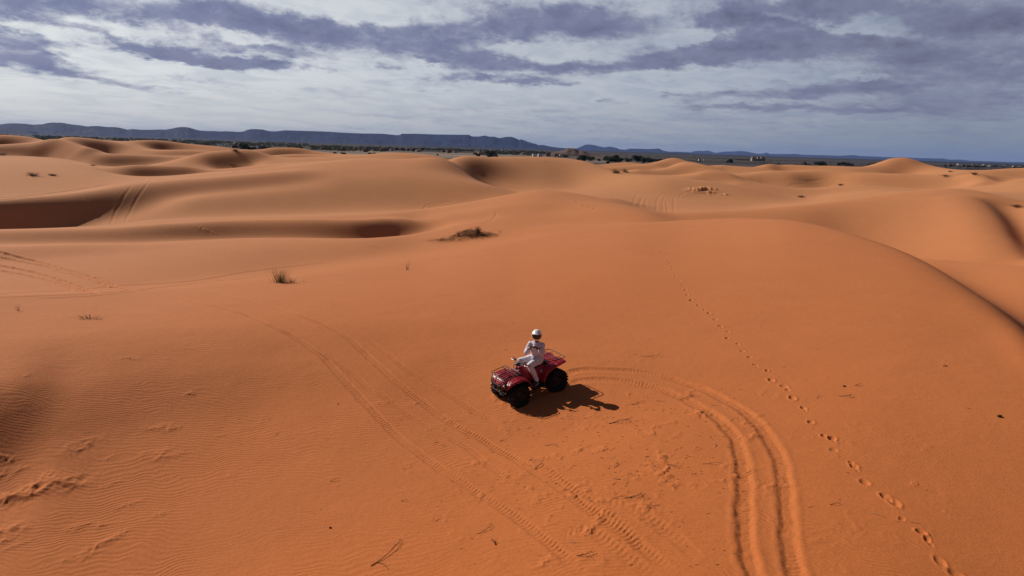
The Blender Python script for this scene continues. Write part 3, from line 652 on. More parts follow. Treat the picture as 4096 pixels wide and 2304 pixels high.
# the wheels press four shallow seats into the sand
for lx, ly in ((.62, .41), (.62, -.41), (-.62, .41), (-.62, -.41)):
    pit(ATV_X + lx * _fx - ly * _fy, ATV_Y + lx * _fy + ly * _fx, .15, .02, ATV_YAW, 1.3, .9)
def build_dunes():
    nd, na = GX.shape
    Z = ZF
    V = np.stack([GX, GY, Z], -1).reshape(-1, 3)
    V = np.concatenate([V, [[0, 0, Z[0].mean()]]])
    i = np.arange(nd - 1)[:, None]; j = np.arange(na - 1)[None, :]
    a = i * na + j
    F = np.stack([a, a + 1, a + na + 1, a + na], -1).reshape(-1, 4)[:, ::-1]
    me = mesh_from('sand_dunes', V[:-1], F, sand_material(), True)
    at = me.attributes.new('disturbed', 'FLOAT', 'POINT'); at.data.foreach_set('value', DIST.astype(np.float32).ravel())
    o = bpy.data.objects.new('sand_dunes', me); COL.objects.link(o); o['kind'] = 'structure'
    return o
build_dunes()

# ================================================================ building helpers
import bmesh
def link(name, me, parent=None, loc=None):
    o = bpy.data.objects.new(name, me); COL.objects.link(o)
    if parent is not None: o.parent = parent
    if loc is not None: o.location = loc
    return o
def tag(o, label, cat=None, group=None, kind=None):
    if label: o['label'] = label
    if cat: o['category'] = cat
    if group: o['group'] = group
    if kind: o['kind'] = kind
    return o
def empty(name, loc=(0, 0, 0), rz=0.):
    o = bpy.data.objects.new(name, None); o.empty_display_size = .2; COL.objects.link(o); o.location = loc; o.rotation_euler.z = rz
    return o
def simple(name, col, rough=.6, metal=0., spec=.5, var=.12, scale=14., bump=0.):
    m, N = material(name)
    tc = N.new('ShaderNodeTexCoord'); n = N.noise(tc.outputs['Object'], scale, 4., .6)
    c = N.mix(N.mapr(n, .3, .7), tuple(v * (1 - var) for v in col), tuple(min(1, v * (1 + var)) for v in col))
    nrm = None
    if bump:
        b = N.new('ShaderNodeBump'); b.inputs['Strength'].default_value = 1.; b.inputs['Distance'].default_value = bump
        N.l.new(N.noise(tc.outputs['Object'], scale * 4, 3., .6), b.inputs['Height']); nrm = b.outputs[0]
    r = N.mapr(n, .3, .7, max(0, rough - .08), min(1, rough + .1))
    principled(N, c, r, metal, spec, nrm)
    return m

class MB:
    """collects shapes, then links them as one mesh object"""
    def __init__(s): s.v = []; s.f = []; s.mi = []; s.cur = 0
    def add(s, v, f):
        o = len(s.v); s.v += [tuple(map(float, p)) for p in v]; s.f += [tuple(i + o for i in q) for q in f]; s.mi += [s.cur] * len(f)
    def box(s, c, h, rot=None, bev=0.):
        x, y, z = h; b = min(bev, x * .9, y * .9, z * .9)
        if b <= 0:
            v = [(i * x, j * y, k * z) for k in (-1, 1) for j in (-1, 1) for i in (-1, 1)]
            f = [(0, 2, 3, 1), (4, 5, 7, 6), (0, 1, 5, 4), (2, 6, 7, 3), (0, 4, 6, 2), (1, 3, 7, 5)]
        else:
            bm = bmesh.new(); bmesh.ops.create_cube(bm, size=2.)
            for q in bm.verts: q.co = Vector((q.co.x * x, q.co.y * y, q.co.z * z))
            bmesh.ops.bevel(bm, geom=bm.edges[:], offset=b, segments=2, affect='EDGES', profile=.5)
            bm.verts.ensure_lookup_table(); bm.verts.index_update()
            v = [q.co.copy() for q in bm.verts]; f = [tuple(w.index for w in q.verts) for q in bm.faces]; bm.free()
        M = rot.to_matrix() if isinstance(rot, bpy.types.bpy_struct) or hasattr(rot, 'to_matrix') else (rot or Matrix.Identity(3))
        s.add([Vector(c) + M @ Vector(p) for p in v], f); return s
    def tube(s, pts, r, n=8, cap=True):
        pts = [Vector(p) for p in pts]; rs = r if isinstance(r, (list, tuple)) else [r] * len(pts)
        V = []; up = None
        for i, p in enumerate(pts):
            t = (pts[min(i + 1, len(pts) - 1)] - pts[max(i - 1, 0)]).normalized()
            if up is None:
                a = Vector((0, 0, 1)) if abs(t.z) < .9 else Vector((1, 0, 0)); up = (a - t * a.dot(t)).normalized()
            else: up = (up - t * up.dot(t)).normalized()
            sd_ = t.cross(up)
            V += [p + (up * math.cos(2 * math.pi * k / n) + sd_ * math.sin(2 * math.pi * k / n)) * rs[i] for k in range(n)]
        F = []
        for i in range(len(pts) - 1):
            for k in range(n): F.append((i * n + k, i * n + (k + 1) % n, (i + 1) * n + (k + 1) % n, (i + 1) * n + k))
        if cap: F.append(tuple(range(n))[::-1]); F.append(tuple((len(pts) - 1) * n + k for k in range(n)))
        s.add(V, F); return s
    def rtube(s, pts, r, rad=.05, n=8, closed=False):
        """tube with rounded corners"""
        P = [Vector(p) for p in pts]; out = []
        m = len(P)
        for i, p in enumerate(P):
            if not closed and i in (0, m - 1): out.append(p); continue
            a = P[(i - 1) % m] - p; b = P[(i + 1) % m] - p
            q = min(rad, a.length * .45, b.length * .45); a = p + a.normalized() * q; b = p + b.normalized() * q
            for t in (0, .25, .5, .75, 1): out.append(a * (1 - t) ** 2 + p * 2 * t * (1 - t) + b * t * t)
        if closed: out.append(out[0])
        return s.tube(out, r, n, not closed)
    def ball(s, c, r, n=12, rot=None, lo=-1., hi=1.):
        r = (r, r, r) if isinstance(r, (int, float)) else r
        V = []; F = []; m = n // 2 + 1
        M = rot or Matrix.Identity(3)
        for i in range(m):
            a = -math.pi / 2 + math.pi * i / (m - 1); z = math.sin(a); q = math.cos(a); z = max(lo, min(hi, z))
            for k in range(n): V.append(Vector(c) + M @ Vector((q * math.cos(2 * math.pi * k / n) * r[0], q * math.sin(2 * math.pi * k / n) * r[1], z * r[2])))
        for i in range(m - 1):
            for k in range(n): F.append((i * n + k, i * n + (k + 1) % n, (i + 1) * n + (k + 1) % n, (i + 1) * n + k))
        s.add(V, F); return s
    def lathe(s, prof, n=32, c=(0, 0, 0)):
        """profile of (radius, along y), turned about the y axis"""
        V = []; F = []
        for r, y in prof:
            for k in range(n):
                a = 2 * math.pi * k / n; V.append((c[0] + r * math.cos(a), c[1] + y, c[2] + r * math.sin(a)))
        for i in range(len(prof) - 1):
            for k in range(n): F.append((i * n + k, i * n + (k + 1) % n, (i + 1) * n + (k + 1) % n, (i + 1) * n + k))
        s.add(V, F); return s
    def loft(s, secs, closed=True, caps=True):
        n = len(secs[0]); V = [p for q in secs for p in q]; F = []
        for i in range(len(secs) - 1):
            for k in range(n if closed else n - 1): F.append((i * n + k, i * n + (k + 1) % n, (i + 1) * n + (k + 1) % n, (i + 1) * n + k))
        if caps and closed: F.append(tuple(range(n))[::-1]); F.append(tuple((len(secs) - 1) * n + k for k in range(n)))
        s.add(V, F); return s
    def sheet(s, rows, th=.012):
        """open surface given as rows of points, made into a shell of real thickness"""
        bm = bmesh.new(); n = len(rows[0]); vs = [[bm.verts.new(p) for p in r] for r in rows]
        for i in range(len(rows) - 1):
            for k in range(n - 1): bm.faces.new((vs[i][k], vs[i][k + 1], vs[i + 1][k + 1], vs[i + 1][k]))
        bmesh.ops.recalc_face_normals(bm, faces=bm.faces[:])
        bmesh.ops.subdivide_edges(bm, edges=bm.edges[:], cuts=1, use_grid_fill=True, smooth=.6)
        bmesh.ops.solidify(bm, geom=bm.faces[:], thickness=th)
        bm.verts.index_update()
        s.add([v.co.copy() for v in bm.verts], [tuple(w.index for w in f.verts) for f in bm.faces]); bm.free(); return s
    def build(s, name, mats, parent=None, smooth=True, loc=None, ang=40):
        me = bpy.data.meshes.new(name); me.from_pydata(s.v, [], s.f)
        for m in (mats if isinstance(mats, (list, tuple)) else [mats]): me.materials.append(m)
        me.polygons.foreach_set('material_index', s.mi)
        bm = bmesh.new(); bm.from_mesh(me); bmesh.ops.recalc_face_normals(bm, faces=bm.faces[:]); bm.to_mesh(me); bm.free()
        if smooth:
            me.polygons.foreach_set('use_smooth', [True] * len(me.polygons))
            me.set_sharp_from_angle(angle=R(ang))
        me.update()
        return link(name, me, parent, loc)

def remeshed(mb, name, mat, parent, voxel=.01, wrinkle=None, smooth_it=6):
    """join overlapping limbs into one continuous skin"""
    me = bpy.data.meshes.new(name); me.from_pydata(mb.v, [], mb.f); me.materials.append(mat)
    bm = bmesh.new(); bm.from_mesh(me); bmesh.ops.recalc_face_normals(bm, faces=bm.faces[:]); bm.to_mesh(me); bm.free()
    o = link(name, me, None)
    md = o.modifiers.new('r', 'REMESH'); md.mode = 'VOXEL'; md.voxel_size = voxel; md.use_smooth_shade = True
    sm = o.modifiers.new('s', 'SMOOTH'); sm.iterations = smooth_it; sm.factor = .5
    dg = bpy.context.evaluated_depsgraph_get(); ev = o.evaluated_get(dg)
    m2 = bpy.data.meshes.new_from_object(ev); m2.name = name
    o.modifiers.clear(); o.data = m2; bpy.data.meshes.remove(me)
    if not m2.materials: m2.materials.append(mat)
    if wrinkle:
        n = len(m2.vertices); co = np.zeros(n * 3, np.float32); m2.vertices.foreach_get('co', co); co = co.reshape(-1, 3).astype(float)
        nr = np.zeros(n * 3, np.float32); m2.vertices.foreach_get('normal', nr); nr = nr.reshape(-1, 3)
        amp, fx, fz, seed = wrinkle
        w = fbm(co[:, 0] * fx + co[:, 2] * fx * .3 + co[:, 1] * fx, co[:, 2] * fz + co[:, 1] * 3, seed, 3)
        w = 1 - np.abs(w) * 2.2
        co += nr * (w * amp)[:, None]; m2.vertices.foreach_set('co', co.astype(np.float32).ravel()); m2.update()
    m2.polygons.foreach_set('use_smooth', [True] * len(m2.polygons))
    o.parent = parent
    return o

def capsule(mb, a, b, ra, rb, n=12):
    a = Vector(a); b = Vector(b); L = (b - a).length
    mb.ball(a, ra, n); mb.ball(b, rb, n)
    mb.tube([a, b], [ra, rb], n)
def limb(mb, pts, rs, n=12):
    for i in range(len(pts) - 1): capsule(mb, pts[i], pts[i + 1], rs[i], rs[i + 1], n)

# ================================================================ the quad bike
M_RED = simple('red_moulded_plastic', (.30, .007, .018), .42, 0, .5, .15, 6.)
M_RUBBER = simple('black_tyre_rubber', (.012, .012, .013), .85, 0, .25, .3, 30., .002)
M_BLACK = simple('black_plastic', (.014, .014, .016), .5, 0, .4, .2)
M_SEAT = simple('black_seat_vinyl', (.010, .011, .016), .55, 0, .35, .2, 20., .001)
M_STEEL = simple('dark_painted_steel', (.045, .045, .05), .38, .6, .5, .25, 25.)
M_CHROME = simple('worn_bright_metal', (.42, .41, .40), .3, .9, .5, .2, 30.)
M_RIM = simple('black_rim_paint', (.016, .016, .018), .42, .2, .5, .2)
M_ENG = simple('grimy_engine_metal', (.03, .03, .032), .6, .5, .4, .4, 30., .003)
M_GREEN = simple('green_strap', (.01, .16, .07), .7)
M_DECAL = simple('grey_warning_sticker', (.34, .34, .33), .5, 0, .4, .08, 40.)
M_PINK = simple('pale_red_emblem', (.42, .07, .10), .4)
def lamp_glass():
    m, N = material('headlight_lens'); b = principled(N, (.30, .30, .31), .12, .3, .6); return m
M_LENS = lamp_glass()

def make_wheel(parent, x, y, r, w, steer=0.):
    side = 1 if y > 0 else -1
    wh = empty('wheel', (x, y, r - .02)); wh.parent = parent; wh.rotation_euler = (0, 0, steer)
    t = MB()
    h = w / 2
    t.lathe([(r * .50, -h * .74), (r * .56, -h * .92), (r * .74, -h), (r * .88, -h * .97), (r * .955, -h * .82), (r * .97, -h * .4), (r * .975, 0), (r * .97, h * .4), (r * .955, h * .82), (r * .88, h * .97), (r * .74, h), (r * .56, h * .92), (r * .50, h * .74), (r * .50, -h * .74)], 44)
    n = 22
    for k in range(n):
        for sgn in (-1, 1):
            a = 2 * math.pi * (k + (.5 if sgn > 0 else 0)) / n
            Rm = Matrix.Rotation(-a, 3, 'Y')
            t.box(Rm @ Vector((r * .975, sgn * h * .38, 0)), (.016, h * .36, .013), Rm @ Matrix.Rotation(R(24 * sgn), 3, 'X'))
            t.box(Rm @ Vector((r * .935, sgn * h * .86, 0)), (.024, h * .17, .015), Rm @ Matrix.Rotation(R(12 * sgn), 3, 'X'))
            if k % 2 == 0: t.box(Rm @ Vector((r * .80, sgn * h * 1.0, 0)), (.024, .006, .010), Rm)
    t.build('tyre', M_RUBBER, wh, True, ang=30)
    q = MB(); s = side
    q.lathe([(r * .535, -h * .80), (r * .515, -h * .72), (r * .49, -h * .6), (r * .49, h * .6 ), (r * .515, h * .72), (r * .535, h * .80)], 36)
    q.lathe([(r * .49, s * h * .55), (r * .44, s * h * .30), (r * .34, s * h * .22), (r * .26, s * h * .34), (r * .12, s * h * .38), (.0, s * h * .38)], 36)
    rm = q.build('rim', M_RIM, wh)
    b = MB()
    for k in range(4):
        a = math.pi / 2 * k + .4; b.lathe([(0, s * (h * .36 + .016)), (.011, s * (h * .36 + .016)), (.011, s * h * .30)], 6, (math.cos(a) * r * .2, 0, math.sin(a) * r * .2))
    b.lathe([(0, s * (h * .38 + .03)), (.024, s * (h * .38 + .024)), (.028, s * h * .38)], 12)
    b.lathe([(.0, s * (h * .38 + .004)), (r * .24, s * (h * .365 + .002)), (r * .25, s * h * .30)], 20)
    b.build('wheel_hub', M_STEEL, wh)
    return wh

def make_quad():
    root = empty('quad_bike')
    tag(root, 'red four-wheeled quad bike with black racks parked on the orange dune', 'quad bike')
    make_wheel(root, .62, .42, .305, .23, R(5)); make_wheel(root, .62, -.42, .305, .23, R(5))
    make_wheel(root, -.62, .40, .315, .27); make_wheel(root, -.62, -.40, .315, .27)
    # --- bodywork
    fb = MB()
    def arch(path, y0s, y1s, lip, side, th=.012):
        rows = []
        for (x, z), y0, y1 in zip(path, y0s, y1s):
            row = [(x, side * y0, z + .015)]
            for t in (.35, .7, .9): row.append((x, side * (y0 + (y1 - y0) * t), z + .015 - .012 * t))
            row.append((x, side * y1, z - .022)); row.append((x, side * (y1 + .006), z - lip))
            rows.append(row)
        fb.sheet(rows, th)
    for s in (1, -1):
        arch([(1.02, .615), (.975, .70), (.89, .765), (.76, .80), (.60, .805), (.45, .78), (.34, .70), (.26, .57), (.20, .43)],
             [.20, .19, .18, .17, .17, .18, .19, .24, .30], [.40, .47, .525, .555, .565, .56, .555, .55, .54], .05, s)
    front = fb.build('front_fender', M_RED, root)
    hb = MB()
    rows = []
    for x, z, w in [(1.06, .56, .17), (1.065, .64, .21), (1.05, .735, .245), (1.0, .80, .265), (.90, .835, .27), (.74, .855, .25), (.58, .875, .22), (.46, .90, .19), (.38, .94, .165), (.30, .965, .14)]:
        rows.append([(x, w * t, z - .035 * abs(t) ** 3 - (.03 if abs(t) > .95 else 0)) for t in (-1, -.8, -.45, 0, .45, .8, 1)])
    hb.sheet(rows, .014)
    for yy in (-.13, -.045, .045, .13): hb.box((.80, yy, .862), (.13, .022, .010), Matrix.Rotation(R(9), 3, 'Y'), .008)
    hood = hb.build('hood', M_RED, root)
    em = MB(); em.box((1.072, 0, .70), (.008, .075, .018), Matrix.Rotation(R(-10), 3, 'Y'), .006); em.box((1.074, 0, .655), (.007, .016, .05), None, .005)
    em.build('emblem', M_PINK, hood)
    gr = MB()
    gr.box((1.055, 0, .60), (.016, .19, .07), None, .01)
    for yy in (-.13, -.085, .085, .13): gr.box((1.074, yy, .62), (.010, .010, .07), None, .004)
    gr.box((1.0, 0, .46), (.03, .16, .09), None, .02)
    gr.build('grille', M_BLACK, root)
    for s in (1, -1):
        hl = MB(); hl.ball((1.03, s * .285, .685), (.045, .062, .050), 16)
        h = hl.build('headlight', M_LENS, root)
        b = MB(); b.lathe([(.058, 0), (.066, .0), (.066, .05), (.058, .05)], 20); 
        bz = b.build('bezel', M_BLACK, h, True, (1.0, s * .285, .685)); bz.rotation_euler = (0, 0, R(-90))
    tk = MB()
    secs = []
    for x, z, w, hgt in [(.44, .90, .12, .05), (.36, .955, .15, .09), (.24, .985, .165, .13), (.10, .965, .16, .14), (-.02, .915, .15, .12), (-.10, .875, .13, .09)]:
        secs.append([(x, w * math.cos(a), z - hgt + hgt * (math.sin(a) if math.sin(a) > 0 else math.sin(a) * .9)) for a in np.linspace(0, 2 * math.pi, 14, endpoint=False)])
    tk.loft(secs)
    for s in (1, -1):
        tk.loft([[(x, s * w, z) for w, z in ((.08, zt - .05), (.17, zt - .05), (.215, zt - .16), (.225, (zt + zb) / 2), (.215, zb), (.10, zb))] for x, zt, zb in ((.42, .90, .62), (.28, .92, .52), (.12, .89, .47), (-.04, .85, .48), (-.18, .83, .52))])
    tk.build('tank_cover', M_RED, root)
    rb = MB()
    for s in (1, -1):
        path = [(-.19, .40), (-.24, .52), (-.30, .66), (-.40, .765), (-.54, .835), (-.72, .875), (-.90, .905), (-1.06, .915)]
        y0 = [.24, .21, .18, .15, .15, .15, .14, .14]; y1 = [.50, .52, .535, .545, .55, .54, .51, .46]
        rows = []
        for (x, z), a, b in zip(path, y0, y1):
            row = [(x, s * a, z + .02)] + [(x, s * (a + (b - a) * t), z + .02 - .02 * t * t) for t in (.4, .8)] + [(x, s * b, z - .02), (x - .004, s * (b + .004), z - .055)]
            rows.append(row)
        rb.sheet(rows, .012)
        # side panel under the saddle
        rb.loft([[(x, s * w, z) for w, z in ((.10, zt - .03), (.17, zt - .02), (.215, zt - .12), (.24, (zt + zb) / 2), (.245, zb), (.12, zb))] for x, zt, zb in ((-.08, .83, .50), (-.20, .84, .47), (-.32, .86, .60), (-.46, .87, .74))])
    rb.sheet([[(x, y, z - abs(y) * .08) for y in (-.17, -.09, 0, .09, .17)] for x, z in ((-.56, .90), (-.70, .915), (-.85, .93), (-1.02, .925), (-1.05, .86))], .012)
    rear = rb.build('rear_fender', M_RED, root)
    dc = MB(); dc.box((-.285, .253, .70), (.035, .003, .055), Matrix.Rotation(R(14), 3, 'X') @ Matrix.Rotation(R(-10), 3, 'Y'), .002); dc.box((-.285, .2585, .715), (.024, .002, .003), Matrix.Rotation(R(14), 3, 'X'))
    d = dc.build('warning_sticker', M_DECAL, rear)
    st = MB(); secs = []
    for x, z, w, hgt in [(.03, .88, .09, .05), (-.03, .885, .125, .07), (-.14, .87, .15, .085), (-.28, .865, .165, .09), (-.42, .885, .165, .09), (-.54, .92, .155, .085), (-.61, .925, .13, .07), (-.64, .90, .10, .05)]:
        secs.append([(x, w * math.copysign(abs(math.cos(a)) ** .6, math.cos(a)), z - hgt * .5 + hgt * .5 * math.copysign(abs(math.sin(a)) ** .7, math.sin(a))) for a in np.linspace(0, 2 * math.pi, 18, endpoint=False)])
    st.loft(secs); st.build('seat', M_SEAT, root)
    # --- racks
    fr = MB(); r = .0115; z = .955
    fr.rtube([(.50, .37, z), (.97, .37, z - .03), (1.06, .30, z - .035), (1.06, -.30, z - .035), (.97, -.37, z - .03), (.50, -.37, z), ], r, .06, 8, True)
    fr.tube([(.62, .37, z - .008), (.62, -.37, z - .008)], r * .9)
    for yy in (-.27, -.16, -.055, .055, .16, .27): fr.tube([(1.05, yy, z - .035), (.78, yy * .96, z - .05), (.51, yy * .9, z - .005)], r * .75, 6)
    for s in (1, -1):
        fr.tube([(.60, s * .30, z), (.60, s * .24, .83)], r * .8); fr.tube([(.95, s * .30, z - .03), (.95, s * .22, .80)], r * .8)
    fr.build('front_rack', M_STEEL, root)
    rr = MB(); z = 1.03
    rr.rtube([(-.50, .36, z - .02), (-1.02, .40, z + .02), (-1.09, .34, z + .025), (-1.09, -.34, z + .025), (-1.02, -.40, z + .02), (-.50, -.36, z - .02)], r * 1.1, .06, 8, True)
    for xx in (-.62, -.78, -.93): rr.rtube([(xx, .39, z), (xx, .33, z - .05), (xx, -.33, z - .05), (xx, -.39, z)], r * .8, .03, 6)
    for yy in (-.18, .18): rr.tube([(-.52, yy, z - .025), (-.80, yy, z - .052), (-1.07, yy, z - .02)], r * .8, 6)
    for s in (1, -1):
        rr.tube([(-.58, s * .30, z - .03), (-.56, s * .24, .88)], r * .8); rr.tube([(-.95, s * .30, z - .03), (-.90, s * .24, .90)], r * .8)
    rk = rr.build('rear_rack', M_STEEL, root)
    g = MB(); g.tube([(-.72, -.385, z + .004), (-.80, -.39, z + .008), (-.86, -.392, z + .012)], [.024, .027, .022], 10); g.tube([(-.78, -.39, z - .01), (-.79, -.36, z - .06)], .009, 6)
    g.build('strap', M_GREEN, rk)
    # --- bumper guard
    bp = MB()
    for s in (1, -1):
        bp.rtube([(1.04, s * .24, .90), (1.13, s * .22, .72), (1.14, s * .19, .50), (1.02, s * .12, .33), (.88, s * .12, .27)], .0125, .06)
        bp.rtube([(1.02, s * .34, .62), (1.10, s * .30, .60), (1.14, s * .18, .56)], .010, .05)
        bp.rtube([(1.02, s * .34, .62), (1.03, s * .33, .47), (1.10, s * .17, .44)], .010, .05)
        bp.tube([(1.135, s * .085, .66), (1.14, s * .085, .46)], .009)
    bp.tube([(1.14, .19, .50), (1.14, -.19, .50)], .0115); bp.tube([(1.13, .22, .70), (1.135, -.22, .70)], .0115); bp.tube([(1.09, .155, .41), (1.09, -.155, .41)], .010)
    bp.build('front_bumper', M_STEEL, root)
    # --- steering
    hn = MB(); zc = 1.09
    hn.rtube([(.20, .37, zc + .035), (.27, .20, zc + .03), (.335, .09, zc - .01), (.335, -.09, zc - .01), (.27, -.20, zc + .03), (.20, -.37, zc + .035)], .0125, .05, 8)
    hn.tube([(.34, 0, zc - .02), (.46, 0, .80)], .022, 8)
    hb_ = hn.build('handlebar', M_STEEL, root)
    for s in (1, -1):
        gp = MB(); gp.tube([(.235, s * .27, zc + .033), (.198, s * .375, zc + .036)], .021, 10); gp.ball((.196, s * .38, zc + .036), .024, 8); gp.box((.25, s * .235, zc + .035), (.03, .03, .028), None, .01)
        gp.build('grip', M_BLACK, hb_)
        lv = MB(); lv.tube([(.275, s * .235, zc + .03), (.30, s * .30, zc + .028), (.275, s * .385, zc + .03)], [.008, .007, .006], 6); lv.build('brake_lever', M_CHROME, hb_)
    cb = MB(); cb.tube([(.335, -.06, zc), (.40, -.10, zc - .06), (.44, -.07, .93)], .008, 6); cb.tube([(.27, .2, zc + .02), (.37, .14, zc - .04), (.42, .06, .93)], .008, 6); cb.build('brake_cables', M_BLACK, hb_)
    pd = MB(); pd.ball((.345, 0, zc + .01), (.085, .095, .05), 16); pd.box((.30, 0, zc - .03), (.06, .06, .03), None, .02)
    p_ = pd.build('instrument_pod', M_BLACK, root)
    ds = MB(); ds.ball((.335, 0, zc + .047), (.045, .05, .016), 14); ds.build('gauge_face', M_LENS, p_)
    # --- running gear
    en = MB()
    en.box((.02, 0, .42), (.26, .15, .17), None, .04); en.box((-.12, .03, .62), (.10, .09, .10), None, .03)
    for k in range(5): en.box((-.02, 0, .50 + k * .03), (.12, .17, .006))
    en.lathe([(.0, .20), (.11, .20), (.13, .17), (.13, -.17), (.11, -.20), (0, -.20)], 24, (.06, 0, .38))
    en.tube([(-.15, -.16, .48), (-.45, -.2, .52), (-.85, -.2, .60)], [.03, .05, .055], 12)
    en.box((.60, 0, .40), (.14, .10, .09), None, .03)
    en.build('engine', M_ENG, root)
    ch = MB()
    for s in (1, -1):
        ch.rtube([(.95, s * .13, .30), (.6, s * .14, .26), (-.55, s * .14, .28), (-.9, s * .13, .62)], .017, .08)
        ch.rtube([(.92, s * .13, .42), (.75, s * .14, .70), (.2, s * .13, .80), (-.9, s * .15, .80)], .014, .08)
        ch.tube([(.70, s * .10, .30), (.62, s * .33, .27)], .014); ch.tube([(.52, s * .10, .30), (.62, s * .33, .27)], .014); ch.tube([(.64, s * .12, .46), (.62, s * .33, .40)], .013)
        ch.tube([(-.25, s * .14, .29), (-.60, s * .12, .31)], .025)
    ch.tube([(.62, -.36, .285), (.62, .36, .285)], .016); ch.tube([(-.62, -.34, .295), (-.62, .34, .295)], .028)
    ch.ball((-.62, 0, .295), (.11, .09, .10), 14)
    ch.box((.55, 0, .235), (.42, .13, .008), None, .004)
    ch.build('chassis', M_ENG, root)
    for s in (1, -1):
        for x0 in (.60, -.58):
            sk = MB(); a = Vector((x0, s * (.27 if x0 > 0 else .15), .34)); b = Vector((x0 + (.03 if x0 > 0 else .08), s * (.19 if x0 > 0 else .13), .72))
            sk.tube([a, b], .016, 8)
            for k in range(7): p = a.lerp(b, .25 + k * .1); sk.lathe([(.034, -.006), (.034, .006)], 12, p)
            sk.tube([a.lerp(b, .2), a.lerp(b, .9)], .030, 10)
            sk.build('shock_absorber', M_STEEL, root)
        fw = MB(); fw.box((-.02, s * .37, .315), (.20, .125, .010), None, .006)
        for k in range(4): fw.box((-.10 + k * .06, s * .37, .335), (.010, .10, .010), None, .004)
        fw.box((.165, s * .41, .37), (.016, .10, .06), Matrix.Rotation(R(-20), 3, 'Y'), .008)
        fw.box((-.21, s * .40, .355), (.016, .09, .05), Matrix.Rotation(R(20), 3, 'Y'), .008)
        fw.build('footwell', M_BLACK, root)
    for s in (1, -1): mf = MB().sheet([[(x, s * y, z) for y in (.30, .50)] for x, z in ((.235, .55), (.21, .45), (.185, .35), (.17, .27))], .008); mf.build('mud_flap', M_BLACK, root)
    tl = MB(); tl.box((-1.06, 0, .84), (.02, .09, .03), None, .012); tl.build('tail_light', simple('red_lamp_plastic', (.25, .01, .01), .2), root)
    # squat stance: the bodywork sits low over the big wheels, lowest at the tail
    for o in [c for c in root.children_recursive if c.type == 'MESH' and c.parent.name.split('.')[0] != 'wheel']:
        off = o.location.copy(); me = o.data
        rz = o.rotation_euler.z
        if abs(rz) > 1: o.rotation_euler.z = 0; me.transform(Matrix.Rotation(rz, 4, 'Z'))
        me.transform(Matrix.Translation(off)); o.location = (0, 0, 0)
        for v in me.vertices:
            x, y, z = v.co; k = .83 - .11 * max(0, min(1, (-x - .25) / .75))
            if z > .35: z = .35 + (z - .35) * k
            if 'fender' in o.name and abs(y) > .3: y = math.copysign(.3 + (abs(y) - .3) * .72, y)
            v.co = (x * .93, y, z)
        me.update()
    # set it on the sand
    f = Vector((_fx * math.cos(ATV_PITCH), _fy * math.cos(ATV_PITCH), -math.sin(ATV_PITCH)))
    l = Vector((-_fy, _fx, -math.tan(ATV_ROLL))); l = (l - f * l.dot(f)).normalized(); u = f.cross(l)
    Mx = Matrix((f, l, u)).transposed().to_4x4(); Mx.translation = Vector((ATV_X, ATV_Y, ATV_Z - .01))
    root.matrix_world = Mx
    return root, Mx
QUAD, QM = make_quad()

# ================================================================ the rider
M_SKIN = simple('brown_skin', (.26, .115, .062), .55, 0, .4, .1, 20.)
M_SHIRT = simple('white_cotton_shirt', (.62, .59, .70), .85, 0, .2, .05, 12., .002)
M_TROUS = simple('white_cotton_trousers', (.68, .66, .71), .85, 0, .2, .05, 12., .002)
M_HELM = simple('white_helmet_shell', (.80, .80, .79), .25, 0, .5, .04, 8.)
M_GOG = simple('black_goggle_lens', (.006, .006, .007), .12, 0, .6, .2)
M_SHOE = simple('dark_shoe_fabric', (.03, .022, .028), .7); M_SOLE = simple('pale_shoe_rubber', (.42, .38, .38), .6)
M_STRIPE = simple('grey_purple_helmet_stripe', (.30, .27, .38), .35)

